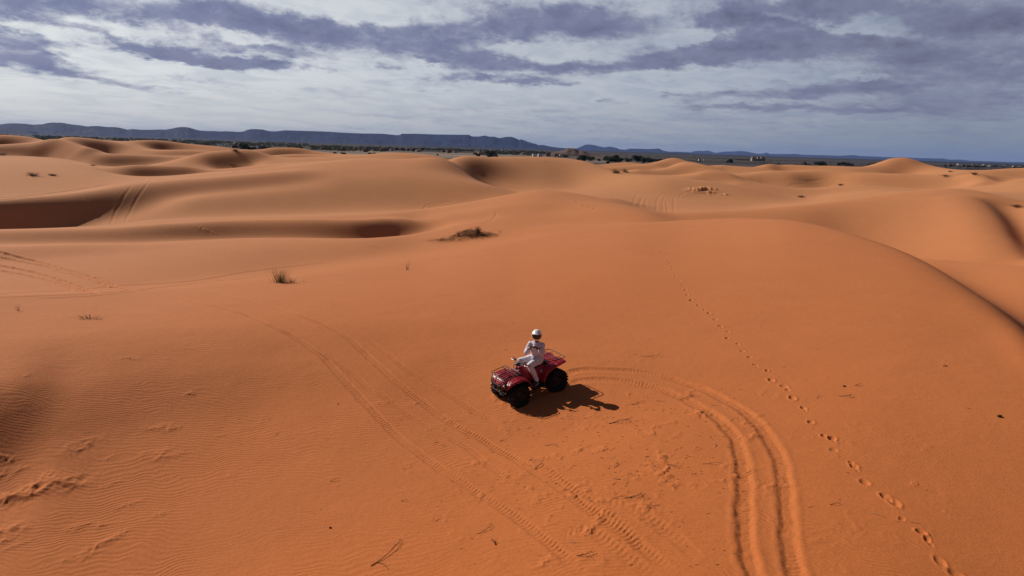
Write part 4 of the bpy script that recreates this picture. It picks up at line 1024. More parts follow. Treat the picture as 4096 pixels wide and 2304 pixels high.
def make_rider():
    hip = QM @ Vector((-.325, 0, .90))
    root = empty('person', hip)
    root.rotation_euler = (0, 0, ATV_YAW)
    tag(root, 'person in white shirt, trousers and helmet sitting on the quad bike with a controller', 'person')
    tw = R(38); F = Vector((math.cos(tw), math.sin(tw), 0)); Lt = Vector((-math.sin(tw), math.cos(tw), 0)); U = Vector((0, 0, 1))
    chest = Vector((.05, .03, .33)); neck = Vector((.075, .05, .515)); head = Vector((.085, .07, .67))
    shL = neck + Lt * .178 - U * .085; shR = neck - Lt * .178 - U * .085
    hc = chest + F * .285 + U * .075
    haL = hc + Lt * .085; haR = hc - Lt * .085
    elL = shL + Vector((.08, .05, -.255)) + Lt * .03; elR = shR + Vector((.10, .0, -.255)) - Lt * .02
    wrL = haL - F * .085 + Lt * .035 - U * .03; wrR = haR - F * .085 - Lt * .035 - U * .03
    hL = Vector((0, .10, 0)); hR = Vector((0, -.10, 0))
    knL = Vector((.40, .235, -.07)); knR = Vector((.40, -.215, -.06))
    anL = Vector((.225, .335, -.505)); anR = Vector((.23, -.335, -.505))
    # --- one continuous body
    b = MB()
    limb(b, [Vector((0, 0, .0)), Vector((.01, .01, .12)), chest, neck - U * .05], [.12, .115, .125, .08])
    limb(b, [shL, chest + Lt * .08 + U * .05], [.055, .09]); limb(b, [shR, chest - Lt * .08 + U * .05], [.055, .09])
    limb(b, [neck - U * .03, head - U * .06], [.058, .055])
    for s_, e_, w_ in ((shL, elL, wrL), (shR, elR, wrR)): limb(b, [s_, e_, w_], [.048, .038, .027])
    for h_, k_, a_ in ((hL, knL, anL), (hR, knR, anR)):
        limb(b, [h_, k_], [.088, .056]); mid = k_.lerp(a_, .35) - Vector((.02, 0, 0)); limb(b, [k_, mid, a_], [.054, .056, .036])
        limb(b, [a_ - U * .03, a_ + Vector((.12, .05 * (1 if a_.y > 0 else -1), -.055))], [.032, .026])
    # head: skull, jaw, nose, brow, ears, turned towards the controller
    hy = R(52); HF = Vector((math.cos(hy), math.sin(hy), -.12)).normalized(); HL = Vector((-math.sin(hy), math.cos(hy), 0)); HU = HF.cross(HL)
    HM = Matrix((HF, HL, HU)).transposed()
    hp = lambda x, y, z: head + HM @ Vector((x, y, z))
    b.ball(hp(-.01, 0, .03), (.095, .076, .098), 18, HM); b.ball(hp(.03, 0, -.045), (.062, .055, .062), 14, HM)
    b.ball(hp(.098, 0, -.005), (.016, .013, .022), 10, HM); b.ball(hp(.086, 0, -.055), (.012, .024, .010), 10, HM)
    for s in (1, -1): b.ball(hp(.078, s * .032, .022), (.013, .015, .010), 8, HM); b.ball(hp(-.005, s * .078, -.005), (.018, .010, .030), 10, HM)
    # hands: palm, four fingers curled under the controller, thumb over the sticks
    for ha, wr, s in ((haL, wrL, 1), (haR, wrR, -1)):
        palm = ha - F * .035 + Lt * s * .012 - U * .012
        limb(b, [wr, palm], [.025, .027]); limb(b, [palm - Lt * s * .012, palm + Lt * s * .022], [.024, .022])
        for k, (ln, dx) in enumerate(((.030, .0), (.034, -.012), (.031, -.024), (.024, -.035))):
            k0 = palm + F * .022 + Lt * s * (.016) + U * (-.004 + dx * .6) + F * .0
            k1 = k0 + F * ln * .9 + Lt * s * .004 - U * .006; k2 = k1 + F * ln * .35 - Lt * s * ln * .75 - U * .004; k3 = k2 - F * .004 - Lt * s * ln * .5
            limb(b, [k0, k1, k2, k3], [.0098, .0090, .0082, .0074], 8)
        t0 = palm + U * .016 - Lt * s * .004; t1 = t0 + F * .024 + U * .020 - Lt * s * .012; t2 = t1 + F * .022 - Lt * s * .016 + U * .002
        limb(b, [t0, t1, t2], [.0125, .0105, .0090], 8)
    body = remeshed(b, 'body', M_SKIN, root, .0065, None, 3)
    # --- shirt, worn loose over the belt, sleeves turned back at the wrist
    c = MB()
    limb(c, [Vector((0, 0, -.02)), Vector((.005, .005, .10)), chest, neck - U * .085], [.155, .145, .150, .092])
    limb(c, [Vector((0, .055, -.03)), Vector((.0, .055, .1)), chest + Lt * .07], [.115, .115, .118]); limb(c, [Vector((0, -.055, -.03)), Vector((0, -.055, .1)), chest - Lt * .07], [.115, .115, .118])
    limb(c, [shL + Lt * -.01, chest + Lt * .08 + U * .05], [.062, .11]); limb(c, [shR + Lt * .01, chest - Lt * .08 + U * .05], [.062, .11])
    limb(c, [neck - U * .045 + Lt * .07, neck - U * .015 + Lt * .045], [.045, .030]); limb(c, [neck - U * .045 - Lt * .07, neck - U * .015 - Lt * .045], [.045, .030])
    for s_, e_, w_ in ((shL, elL, wrL), (shR, elR, wrR)):
        limb(c, [s_, e_, e_.lerp(w_, .62)], [.060, .060, .054])
    sh = remeshed(c, 'shirt', M_SHIRT, root, .009, (.012, 13, 9, 31), 5)
    d = MB(); q = neck + F * .055 - U * .075
    d.sheet([[q + F * .048 + Lt * .030 + U * .05, q + F * .066 + Lt * .004 - U * .05], [q + F * .052 + Lt * .018 + U * .045, q + F * .070 - Lt * .004 - U * .06]], .004)
    d.sheet([[q + F * .048 - Lt * .030 + U * .05, q + F * .068 - Lt * .002 - U * .05], [q + F * .052 - Lt * .018 + U * .045, q + F * .072 + Lt * .006 - U * .06]], .004)
    d.build('shirt_placket', M_SHIRT, sh)
    # --- trousers
    e = MB()
    limb(e, [Vector((0, .05, -.01)), Vector((0, -.05, -.01))], [.142, .142])
    for h_, k_, a_ in ((hL, knL, anL), (hR, knR, anR)):
        limb(e, [h_, h_.lerp(k_, .5), k_], [.120, .098, .078], 14); limb(e, [k_, k_.lerp(a_, .45) - Vector((.015, 0, 0)), a_ + U * .035], [.078, .068, .052], 14)
    remeshed(e, 'trousers', M_TROUS, root, .010, (.012, 11, 14, 47), 5)
    # --- shoes
    for a_ in (anL, anR):
        s = 1 if a_.y > 0 else -1; dirn = Vector((.90, .42 * s, -.18 if s > 0 else -.1)).normalized(); lat = Vector((-dirn.y, dirn.x, 0)).normalized(); upv = dirn.cross(lat)
        secs = []
        for t, w, h in ((-.075, .030, .050), (-.05, .038, .085), (0, .040, .105), (.05, .042, .085), (.11, .048, .058), (.165, .046, .046), (.20, .030, .030)):
            cpt = a_ + dirn * t - U * .065
            secs.append([cpt + lat * w * math.cos(p) + upv * (h * .5 + h * .5 * math.sin(p)) for p in np.linspace(0, 2 * math.pi, 14, endpoint=False)])
        so = MB(); so.loft(secs); shoe = so.build('shoe', M_SHOE, root)
        sl = MB(); sl.loft([[a_ + dirn * t - U * .065 + lat * w * x + upv * z for x, z in ((-1, .014), (1, .014), (1, -.014), (-1, -.014))] for t, w in ((-.085, .026), (-.06, .042), (0, .044), (.06, .046), (.12, .052), (.17, .050), (.21, .030))])
        sl.build('shoe_sole', M_SOLE, shoe)
    # --- helmet: shell with eye port, peak, chin bar, goggles
    hs = MB(); n = 40; m = 26; V = []; Fc = []
    def shell(az_, t, off=0.):
        # az_ round the head (0 = face), t latitude
        x = math.cos(t) * math.cos(az_); y = math.cos(t) * math.sin(az_); z = math.sin(t)
        r = Vector((x * (.165 if x > 0 else .155), y * .138, z * (.160 if z > 0 else .178)))
        if z < 0 and x > 0: r.x += .035 * (-z) * x; r.y *= 1 - .22 * (-z)
        if z < -.55: r.z = -.55 * .178 - (-z - .55) * .10
        return hp(0, 0, .022) + HM @ (r * (1 + off))
    for i in range(m + 1):
        t = -math.pi / 2 * .80 + (math.pi / 2 * 1.80) * i / m
        for k in range(n): V.append(shell(2 * math.pi * k / n, t))
    for i in range(m):
        t = -math.pi / 2 * .80 + (math.pi / 2 * 1.80) * (i + .5) / m
        for k in range(n):
            a = 2 * math.pi * (k + .5) / n; a = (a + math.pi) % (2 * math.pi) - math.pi
            if abs(a) < R(76) and R(-19) < t < R(21): continue       # eye port
            Fc.append((i * n + k, i * n + (k + 1) % n, (i + 1) * n + (k + 1) % n, (i + 1) * n + k))
    bm = bmesh.new(); vs = [bm.verts.new(v) for v in V]
    for f in Fc:
        try: bm.faces.new([vs[i] for i in f])
        except ValueError: pass
    bmesh.ops.remove_doubles(bm, verts=bm.verts[:], dist=.0008)
    bmesh.ops.delete(bm, geom=[v for v in bm.verts if not v.link_faces], context='VERTS')
    bmesh.ops.recalc_face_normals(bm, faces=bm.faces[:]); bmesh.ops.solidify(bm, geom=bm.faces[:], thickness=.014); bm.verts.index_update()
    hs.add([v.co.copy() for v in bm.verts], [tuple(w.index for w in f.verts) for f in bm.faces]); bm.free()
    hel = hs.build('helmet', M_HELM, root)
    pk = MB(); rows = []
    for t, o in ((R(55), .02), (R(44), .04), (R(34), .08), (R(27), .16)):
        rows.append([shell(R(a), t, o * (1 - (abs(a) / 62) ** 2 * .8) + .015) for a in (-54, -36, -18, 0, 18, 36, 54)])
    pk.sheet(rows, .006); pk.build('helmet_peak', M_HELM, hel)
    gg = MB(); rows = []
    for t in (R(-19), R(-9), R(2), R(12), R(21)): rows.append([shell(R(a), t, -.012 + .03 * math.cos(R(a))) for a in (-80, -60, -40, -20, 0, 20, 40, 60, 80)])
    gg.sheet(rows, .006); gg.build('goggles', M_GOG, hel)
    sp = MB()
    for s in (1, -1): MB().sheet([[shell(R(s * a0), R(t), .012) for a0 in (22 + t * .05, 32 + t * .1)] for t in (42, 55, 68, 80)], .003).build('helmet_stripe', M_STRIPE, hel)
    sp.sheet([[shell(R(a), R(t), .012) for a in (-9, 0, 9)] for t in (-38, -46, -54)], .004).build('chin_vent', M_STRIPE, hel)
    root_m = Matrix.Translation(hip) @ Matrix.Rotation(ATV_YAW, 4, 'Z')
    # --- the controller in the hands is a thing of its own
    rc = empty('remote_controller'); rc.matrix_world = root_m @ Matrix.Translation(hc + U * .004)
    tag(rc, 'dark hand-held remote controller with two sticks held by the rider in front of the chest', 'remote controller')
    Mr = Matrix((F, Lt, U)).transposed() @ Matrix.Rotation(R(-22), 3, 'Y')
    cs = MB(); cs.box((0, 0, 0), (.038, .088, .013), Mr, .010); cs.build('case', M_BLACK, rc)
    for s in (1, -1):
        k = MB(); k.tube([Mr @ Vector((0, s * .05, .012)), Mr @ Vector((.003, s * .05, .030))], .0035, 8); k.ball(Mr @ Vector((.003, s * .05, .031)), .006, 8); k.build('control_stick', M_CHROME, rc)
        an = MB(); an.tube([Mr @ Vector((.036, s * .055, .004)), Mr @ Vector((.095, s * .075, .012))], .006, 8); an.build('antenna', M_BLACK, rc)
    ph = MB(); ph.box(Mr @ Vector((.066, 0, .014)), (.036, .074, .005), Mr, .004); ph.build('phone_screen', M_GOG, rc)
    return root
make_rider()

# ================================================================ plants and dry litter on the dunes
def leafy(name, c1, c2, rough=.7):
    m, N = material(name)
    oi = N.new('ShaderNodeTexCoord'); n = N.noise(oi.outputs['Object'], 6., 3., .7)
    c = N.mix(N.mapr(n, .35, .65), c1, c2); b = N.new('ShaderNodeBsdfPrincipled'); N.l.new(c, b.inputs['Base Color']); b.inputs['Roughness'].default_value = rough; b.inputs['Specular IOR Level'].default_value = .2
    t = N.new('ShaderNodeBsdfTranslucent'); N.l.new(c, t.inputs['Color']); mx = N.new('ShaderNodeMixShader'); mx.inputs[0].default_value = .42; N.l.new(b.outputs[0], mx.inputs[1]); N.l.new(t.outputs[0], mx.inputs[2])
    o = N.new('ShaderNodeOutputMaterial'); N.l.new(mx.outputs[0], o.inputs[0]); return m
M_GRASS = leafy('desert_grass_green', (.15, .135, .04), (.30, .23, .08))
M_DRY = leafy('dry_grass_brown', (.16, .085, .038), (.34, .20, .09))
M_DARKDRY = leafy('old_grass_thatch', (.10, .055, .030), (.24, .135, .065))
M_TWIG = leafy('dead_twig', (.07, .035, .018), (.17, .09, .045)); M_PALETWIG = leafy('bleached_stem', (.55, .38, .22), (.68, .52, .34))
M_SANDCRUST = None

def blade(V, F, base, ang, lean, h, w, bend=.5, seg=4):
    d = Vector((math.cos(ang), math.sin(ang), 0)); sd_ = Vector((-d.y, d.x, 0)); o = len(V)
    for i in range(seg + 1):
        t = i / seg; p = base + d * (lean * h * (t + bend * t * t)) + Vector((0, 0, h * (t - .25 * bend * lean * t * t)))
        ww = w * (1 - t) ** .7 * .5 + .0006
        V += [tuple(p - sd_ * ww), tuple(p + sd_ * ww), tuple(p + d * ww)]
    for i in range(seg):
        for a, b in ((0, 1), (1, 2), (2, 0)): F.append((o + i * 3 + a, o + i * 3 + b, o + i * 3 + 3 + b, o + i * 3 + 3 + a))

def grass_mesh(name, n, h, spread, w, mat, seed, lean=(.05, .5), tilt=None, squash=1.):
    rng = random.Random(seed); V = []; F = []
    for k in range(n):
        r = abs(rng.gauss(0, spread * .5)); a = rng.uniform(0, 2 * math.pi); b = Vector((r * math.cos(a), r * math.sin(a) * squash, -.03))
        blade(V, F, b, a + rng.gauss(0, .5) if tilt is None else tilt + rng.gauss(0, .7), rng.uniform(*lean), h * rng.uniform(.45, 1.0), w * rng.uniform(.7, 1.3), rng.uniform(.2, 1.2))
    return mesh_from(name, V, F, mat, False)

def at(px, py):
    x, y = ground([px], [py])[0]; return Vector((x, y, float(zat(x, y, ZF))))

def tuft(px, py, label, parts, name='grass_tuft', cat='grass tuft', group=None):
    p = at(px, py); o = empty(name, p); tag(o, label, cat, group)
    for pn, me, off in parts:
        q = link(pn, me, o); q.location = off; q['kind'] = 'stuff'
        gz = float(zat(p.x + off[0], p.y + off[1], ZF)) - p.z; q.location.z = gz
    return o

tuft(1122, 1130, 'green tuft of stiff upright grass with a low shoot beside it on the near dune', [
    ('blades', grass_mesh('blades', 120, .80, .30, .012, M_GRASS, 11, (.02, .42)), (0, 0, 0)), ('dry_base', grass_mesh('dry_base', 40, .12, .30, .014, M_DARKDRY, 12, (.4, 1.8)), (.12, 0, 0)),
    ('side_shoot', grass_mesh('side_shoot', 34, .34, .22, .014, M_DRY, 13, (.1, .9)), (.50, .05, 0)), ('side_shoot', grass_mesh('side_shoot', 14, .16, .3, .012, M_DRY, 14, (.3, 1.6)), (1.0, .1, 0))])
tuft(1629, 1079, 'few thin bare stalks standing alone right of the green grass tuft', [('stalks', grass_mesh('stalks', 8, .68, .12, .013, M_DRY, 21, (.1, .45)), (0, 0, 0)), ('dry_base', grass_mesh('dry_base', 14, .10, .35, .012, M_DRY, 22, (.8, 2.5)), (.12, 0, 0))], 'grass_stalks', 'grass stalks')
tuft(72, 1241, 'short sparse stalks near the left edge of the picture', [('stalks', grass_mesh('stalks', 8, .34, .10, .012, M_DRY, 25, (.1, .5)), (0, 0, 0))], 'grass_stalks', 'grass stalks')
tuft(2001, 931, 'tiny stalks right of the big dry tussock', [('stalks', grass_mesh('stalks', 6, .40, .12, .016, M_DARKDRY, 26, (.05, .3)), (0, 0, 0)), ('dry_base', grass_mesh('dry_base', 16, .07, 1.5, .014, M_DRY, 27, (1., 4.)), (.5, 0, 0))], 'grass_stalks', 'grass stalks')
# big dead tussock on its own mound
def tussock():
    p = at(1885, 946); o = empty('dry_tussock', p); tag(o, 'large dead brown tussock sprawling over a sand mound in the middle distance', 'dry tussock')
    rng = random.Random(3)
    def thatch(name, n, cx, cy, sx, sy, h, ln, w, mat, seed, ang=None):
        r = random.Random(seed); V = []; F = []
        for k in range(n):
            x = cx + r.gauss(0, sx); y = cy + r.gauss(0, sy); e = math.exp(-((x - cx) / (sx * 1.8)) ** 2)
            z = float(zat(p.x + x, p.y + y, ZF)) - p.z + r.uniform(0, h) * e
            a = (ang if ang is not None else 0) + r.gauss(0, .7 if ang is not None else 3); l = ln * r.uniform(.4, 1.2); d = Vector((math.cos(a), math.sin(a), r.uniform(-.15, .35)))
            b = Vector((x, y, z)); o_ = len(V); sd_ = Vector((-d.y, d.x, 0)).normalized(); m = b + d * l * .5 + Vector((0, 0, r.uniform(.0, .10))); c = b + d * l; c.z = min(c.z, m.z)
            for q, ww in ((b, w), (m, w * .9), (c, w * .25)): V += [tuple(q - sd_ * ww * .5), tuple(q + sd_ * ww * .5), tuple(q + Vector((0, 0, ww * .5)))]
            for i in range(2):
                for a_, b_ in ((0, 1), (1, 2), (2, 0)): F.append((o_ + i * 3 + a_, o_ + i * 3 + b_, o_ + i * 3 + 3 + b_, o_ + i * 3 + 3 + a_))
        me = mesh_from(name, V, F, mat, False); q = link(name, me, o); q['kind'] = 'stuff'; return q
    thatch('thatch', 300, -.25, -.05, .55, .22, .42, .55, .018, M_DARKDRY, 1, .1); thatch('thatch', 110, .8, 0., .45, .14, .10, .5, .016, M_DARKDRY, 2, -.1)
    thatch('thatch', 130, -.2, -.2, .7, .28, .5, .6, .018, M_DRY, 5, .3)
    thatch('fallen_stems', 110, -1.9, -1.0, .75, .35, .06, .5, .020, M_DRY, 3, .55); thatch('fallen_stems', 50, .3, -.7, .9, .35, .05, .5, .018, M_DRY, 4, .2)
    for me, off in ((grass_mesh('upright_blades', 90, .72, .16, .018, M_DARKDRY, 31, (.02, .28)), (.50, .1)), (grass_mesh('upright_blades', 34, .52, .14, .018, M_DRY, 32, (.02, .3)), (-.95, .05)), (grass_mesh('upright_blades', 16, .42, .4, .014, M_DRY, 33, (.05, .5)), (-.45, .2))):
        q = link('upright_blades', me, o); q['kind'] = 'stuff'; q.location = (off[0], off[1], float(zat(p.x + off[0], p.y + off[1], ZF)) - p.z + .05)
tussock()
tuft(2462, 692, 'left one of two green grass tufts side by side below the far dune crest', [('blades', grass_mesh('blades', 90, .95, .7, .05, M_GRASS, 41, (.1, .7)), (0, 0, 0))])
tuft(2500, 689, 'right one of two green grass tufts side by side below the far dune crest', [('blades', grass_mesh('blades', 80, .95, .6, .05, M_GRASS, 42, (.05, .6)), (0, 0, 0))])
for k, (px, py, h, sp, lab) in enumerate([
    (130, 702, .75, 1.0, 'dark ragged bush alone on the pale far-left dune'), (210, 702, .45, .6, 'small bush right of the dark ragged bush on the far-left dune'), (9, 622, .9, 1.1, 'dark bush at the left edge below the shaded dune'),
    (929, 661, .55, 1.8, 'low dry scrub in the dark hollow of a far dune'), (372, 663, .4, .8, 'small dark scrub on the lip of the far-left dune'), (941, 604, .9, .7, 'tiny dark bush on a skyline dune left of the town'),
    (3783, 705, .7, 1.3, 'dark low scrub under the tallest right dune'), (3802, 687, .5, .8, 'small scrub right under the tallest right dune, in a dimple'), (3205, 789, .62, .8, 'round dark bush beside the edge of the right-hand dune'),
    (3361, 741, .7, .5, 'small dark pointed bush on a dune crest right of centre'), (4067, 827, .5, .6, 'pale wispy twigs at the right edge of the picture'), (3895, 697, .8, .5, 'small bush on the tip of a sharp dune at right')]):
    tuft(px, py, lab, [('branches', grass_mesh('branches', 120, h * .7, sp * .6, .028, M_DRY if 'pale' in lab else M_DARKDRY, 60 + k, (.1, 1.4), None, .6), (0, 0, 0))], 'desert_bush', 'bush', 'small bushes on the far dunes')
tuft(349, 1274, 'flat mat of dark dry grass lying on the near-left dune', [('thatch', grass_mesh('thatch', 60, .14, .42, .014, M_DARKDRY, 81, (.5, 2.2), None, .25), (0, 0, 0)), ('blades', grass_mesh('blades', 16, .26, .5, .014, M_DRY, 82, (.1, .5), None, .4), (.1, 0, 0))], 'dry_grass_mat', 'dry grass')

def twig_mesh(seed, ln, r, fork=2, curve=.3, rise=.04):
    rng = random.Random(seed); mb = MB(); pts = []; a = 0
    n = 7; p = Vector((-ln / 2, 0, r))
    for i in range(n + 1):
        pts.append(p.copy()); a += rng.gauss(curve / n, .18); p += Vector((math.cos(a), math.sin(a), 0)) * ln / n; p.z = r + rise * math.sin(math.pi * i / n) * rng.uniform(.4, 1.2)
    mb.tube(pts, [r * (1 - .6 * i / n) for i in range(n + 1)], 5)
    for k in range(fork):
        i = rng.randint(1, n - 2); b = pts[i]; a = rng.choice((-1, 1)) * rng.uniform(.4, 1.0); l = ln * rng.uniform(.2, .45)
        mb.tube([b, b + Vector((math.cos(a), math.sin(a), .1)) * l * .5, b + Vector((math.cos(a * 1.3), math.sin(a * 1.3), .05)) * l], [r * .6, r * .45, r * .25], 5)
    return mb
TW = [ # px, py, length, radius, heading deg, forks, curve, pale, label
    (2484, 1684, .62, .011, 12, 3, .5, 0, 'forked dark stick lying just below the shadow of the rider'), (2559, 1613, .42, .007, 5, 1, .2, 0, 'thin dark stick right of the shadow of the helmet'),
    (1575, 2233, .85, .010, 22, 2, .7, 0, 'long curved stick at the bottom left of centre'), (1991, 2172, .16, .012, 60, 4, 1.0, 0, 'little dark knot of twigs near the bottom middle'),
    (1950, 2131, .42, .006, 3, 2, .2, 0, 'thin straight twig just above the little dark knot of twigs'), (2293, 2172, .16, .006, -40, 2, .3, 1, 'short bleached twig among the tread marks at the bottom'),
    (2345, 2228, .34, .008, -20, 4, .5, 0, 'branched dead twig on the tread marks at the bottom edge'), (2012, 1758, .22, .008, 48, 1, .3, 1, 'pale bent stem between the old tyre marks and the quad bike'),
    (1619, 1872, .14, .005, 80, 1, .2, 1, 'tiny pale upright stem left of the old tyre marks'), (1338, 1924, .20, .006, 0, 1, .1, 0, 'short straight twig low on the left half'), (1618, 2002, .14, .006, 20, 1, .1, 0, 'tiny twig under a small sand lump near the bottom left of centre'),
    (2862, 1778, .24, .008, 75, 2, .4, 1, 'pale forked stem standing inside the curve of the fresh ruts'), (2850, 1852, .42, .005, 4, 1, .1, 0, 'hair-thin long stick inside the curve of the fresh ruts'),
    (2704, 1860, .36, .007, -16, 3, .3, 0, 'brown forked twig left of the inner fresh rut'), (3507, 2061, .28, .006, -55, 0, .2, 1, 'lone pale stick right of the fresh ruts near the footprints'),
    (3343, 2019, .20, .007, -10, 1, .2, 0, 'small dark stick between the outer rut and the footprints'), (3783, 1466, .16, .008, 12, 2, .2, 0, 'dark little stick high on the right slope'),
    (3432, 1541, .20, .009, 20, 2, .6, 0, 'curled dark bark piece right of the footprints'), (3390, 1588, .40, .007, -30, 4, .3, 0, 'brush of broken twigs just right of the footprints'), (3282, 1589, .22, .006, 20, 2, .3, 0, 'small twig left of the brush of broken twigs'),
    (2610, 1426, .70, .007, -3, 2, .1, 0, 'long thin stick above the start of the fresh ruts'), (3012, 1891, .28, .006, -3, 1, .1, 0, 'thin twig lying across the edge of the inner rut'),
    (2545, 1998, .42, .009, -20, 6, .6, 0, 'tangle of dark brushwood at the head of the lower tread marks'), (2480, 1990, .30, .006, 8, 3, .3, 0, 'fine twigs left of the tangle of brushwood'),
    (2140, 1840, .36, .006, -10, 2, .6, 0, 'fine curved twig below the quad bike'), (2215, 1777, .42, .006, 4, 2, -.5, 0, 'long sagging twig in the sand below the shadow of the quad bike'),
    (2760, 1594, .50, .009, -5, 5, .4, 0, 'dark twigs half buried between the two fresh ruts'), (2160, 1868, .3, .010, 35, 2, .4, 0, 'short thick stick on the old tread marks below the quad bike'),
    (2460, 1860, .3, .006, 70, 3, 1.0, 1, 'pale hooked stem in the litter left of the ruts'), (2640, 1418, .22, .005, 30, 1, .2, 0, 'small twig over the long thin stick above the ruts')]
for k, (px, py, ln, r, hd, fk, cv, pale, lab) in enumerate(TW):
    p = at(px, py); o = twig_mesh(300 + k, ln, r * .85, fk, cv).build('twig', M_PALETWIG if pale else M_TWIG, None, True, p); e = .3
    gx = float(zat(p.x + e, p.y, ZF) - zat(p.x - e, p.y, ZF)) / (2 * e); gy = float(zat(p.x, p.y + e, ZF) - zat(p.x, p.y - e, ZF)) / (2 * e)
    q = Vector((0, 0, 1)).rotation_difference(Vector((-gx, -gy, 1)).normalized()); o.rotation_mode = 'QUATERNION'; o.rotation_quaternion = q @ Matrix.Rotation(R(hd), 3, 'Z').to_quaternion()
    tag(o, lab, 'twig', 'dead twigs lying on the near dune')
for px, py, r, lab in [(3999, 1667, .045, 'small dark clod alone on the smooth right slope'), (1321, 2112, .022, 'black pebble at the lower left of the near dune'), (1353, 1616, .016, 'tiny dark pebble left of the old tyre marks'), (3785, 1465, .02, 'dark pebble high on the right slope'), (3377, 1546, .03, 'reddish clod beside the footprints')]:
    p = at(px, py); mb = MB(); mb.ball((0, 0, r * .4), (r * 1.3, r, r * .8), 12); o = mb.build('pebble', M_TWIG, None, True, p); tag(o, lab, 'pebble')
    co = np.array([v.co for v in o.data.vertices]); n = fbm(co[:, 0] / r, co[:, 1] / r + co[:, 2] / r, 7, 3)
    for v, q in zip(o.data.vertices, n): v.co *= 1 + .35 * q

def litter():
    rng = random.Random(99); mb = MB(); pts = []
    while len(pts) < 420:
        if rng.random() < .72: px, py = rng.gauss(2520, 300), rng.gauss(1760, 170)
        elif rng.random() < .5: px, py = rng.gauss(2350, 420), rng.gauss(2100, 150)
        else: px, py = rng.uniform(900, 3900), rng.uniform(1000, 2280)
        if 1640 < py < 2400 or (py > 1380 and px > 2300) or rng.random() < .25: pts.append((px, py))
    g = ground([p[0] for p in pts], [p[1] for p in pts])
    for x, y in g:
        z = float(zat(x, y, ZF)); l = rng.uniform(.02, .12) * rng.choice((.6, 1, 1, 1.6)); a = rng.uniform(-.9, .9); r = rng.uniform(.002, .0042)
        d = Vector((math.cos(a), math.sin(a), rng.uniform(-.02, .12))) * l; b = Vector((x, y, z + r))
        mb.tube([b, b + d * .5 + Vector((0, rng.gauss(0, l * .12), .004)), b + d], [r, r, r * .5], 4)
    o = mb.build('plant_litter', M_TWIG, None, False); tag(o, 'fine scattered dry plant litter over the near dune', 'plant litter', None, 'stuff')
litter()

# ================================================================ the plain beyond the dunes, its town, trees and mountains
def plain_at(px, py):
    A, T = px_az_tan(px, py); d = (CAM_H - PLAIN_Z) / max(1e-5, -float(T)); return Vector((d * math.sin(A), d * math.cos(A), PLAIN_Z)), d
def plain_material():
    m, N = material('stony_plain_cloud_shade'); tc = N.new('ShaderNodeTexCoord'); P = tc.outputs['Object']; x, y, z = N.sep(P)  # stony ground kept very dark: cloud shadow painted into its colour
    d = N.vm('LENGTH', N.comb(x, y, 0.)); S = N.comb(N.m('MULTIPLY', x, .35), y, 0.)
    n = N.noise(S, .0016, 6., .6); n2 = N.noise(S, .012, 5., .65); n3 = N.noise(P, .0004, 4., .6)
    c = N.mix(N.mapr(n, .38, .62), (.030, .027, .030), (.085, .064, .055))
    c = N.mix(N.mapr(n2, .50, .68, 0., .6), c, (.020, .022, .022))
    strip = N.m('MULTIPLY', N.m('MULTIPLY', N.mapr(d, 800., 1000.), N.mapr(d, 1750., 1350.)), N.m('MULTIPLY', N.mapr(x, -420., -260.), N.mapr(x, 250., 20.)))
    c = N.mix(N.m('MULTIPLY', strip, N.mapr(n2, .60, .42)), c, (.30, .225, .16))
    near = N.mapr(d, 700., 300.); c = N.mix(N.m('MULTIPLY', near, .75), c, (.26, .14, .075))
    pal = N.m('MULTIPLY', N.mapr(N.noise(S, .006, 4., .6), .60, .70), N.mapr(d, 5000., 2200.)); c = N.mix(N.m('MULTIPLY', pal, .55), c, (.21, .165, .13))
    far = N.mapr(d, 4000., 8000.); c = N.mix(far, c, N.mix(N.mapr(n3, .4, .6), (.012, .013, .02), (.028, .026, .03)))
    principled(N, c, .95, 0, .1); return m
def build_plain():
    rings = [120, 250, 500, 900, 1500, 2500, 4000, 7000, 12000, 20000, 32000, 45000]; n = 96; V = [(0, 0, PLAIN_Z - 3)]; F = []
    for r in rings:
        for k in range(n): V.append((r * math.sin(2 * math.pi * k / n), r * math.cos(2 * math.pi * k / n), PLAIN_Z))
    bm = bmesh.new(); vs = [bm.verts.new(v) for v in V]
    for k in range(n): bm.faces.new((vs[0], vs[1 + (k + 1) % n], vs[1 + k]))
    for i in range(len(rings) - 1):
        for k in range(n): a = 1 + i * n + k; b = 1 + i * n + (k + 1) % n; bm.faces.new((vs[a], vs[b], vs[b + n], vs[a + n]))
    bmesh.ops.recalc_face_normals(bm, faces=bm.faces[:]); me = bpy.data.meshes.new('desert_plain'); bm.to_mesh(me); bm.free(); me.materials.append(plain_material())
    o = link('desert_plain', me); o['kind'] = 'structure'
build_plain()

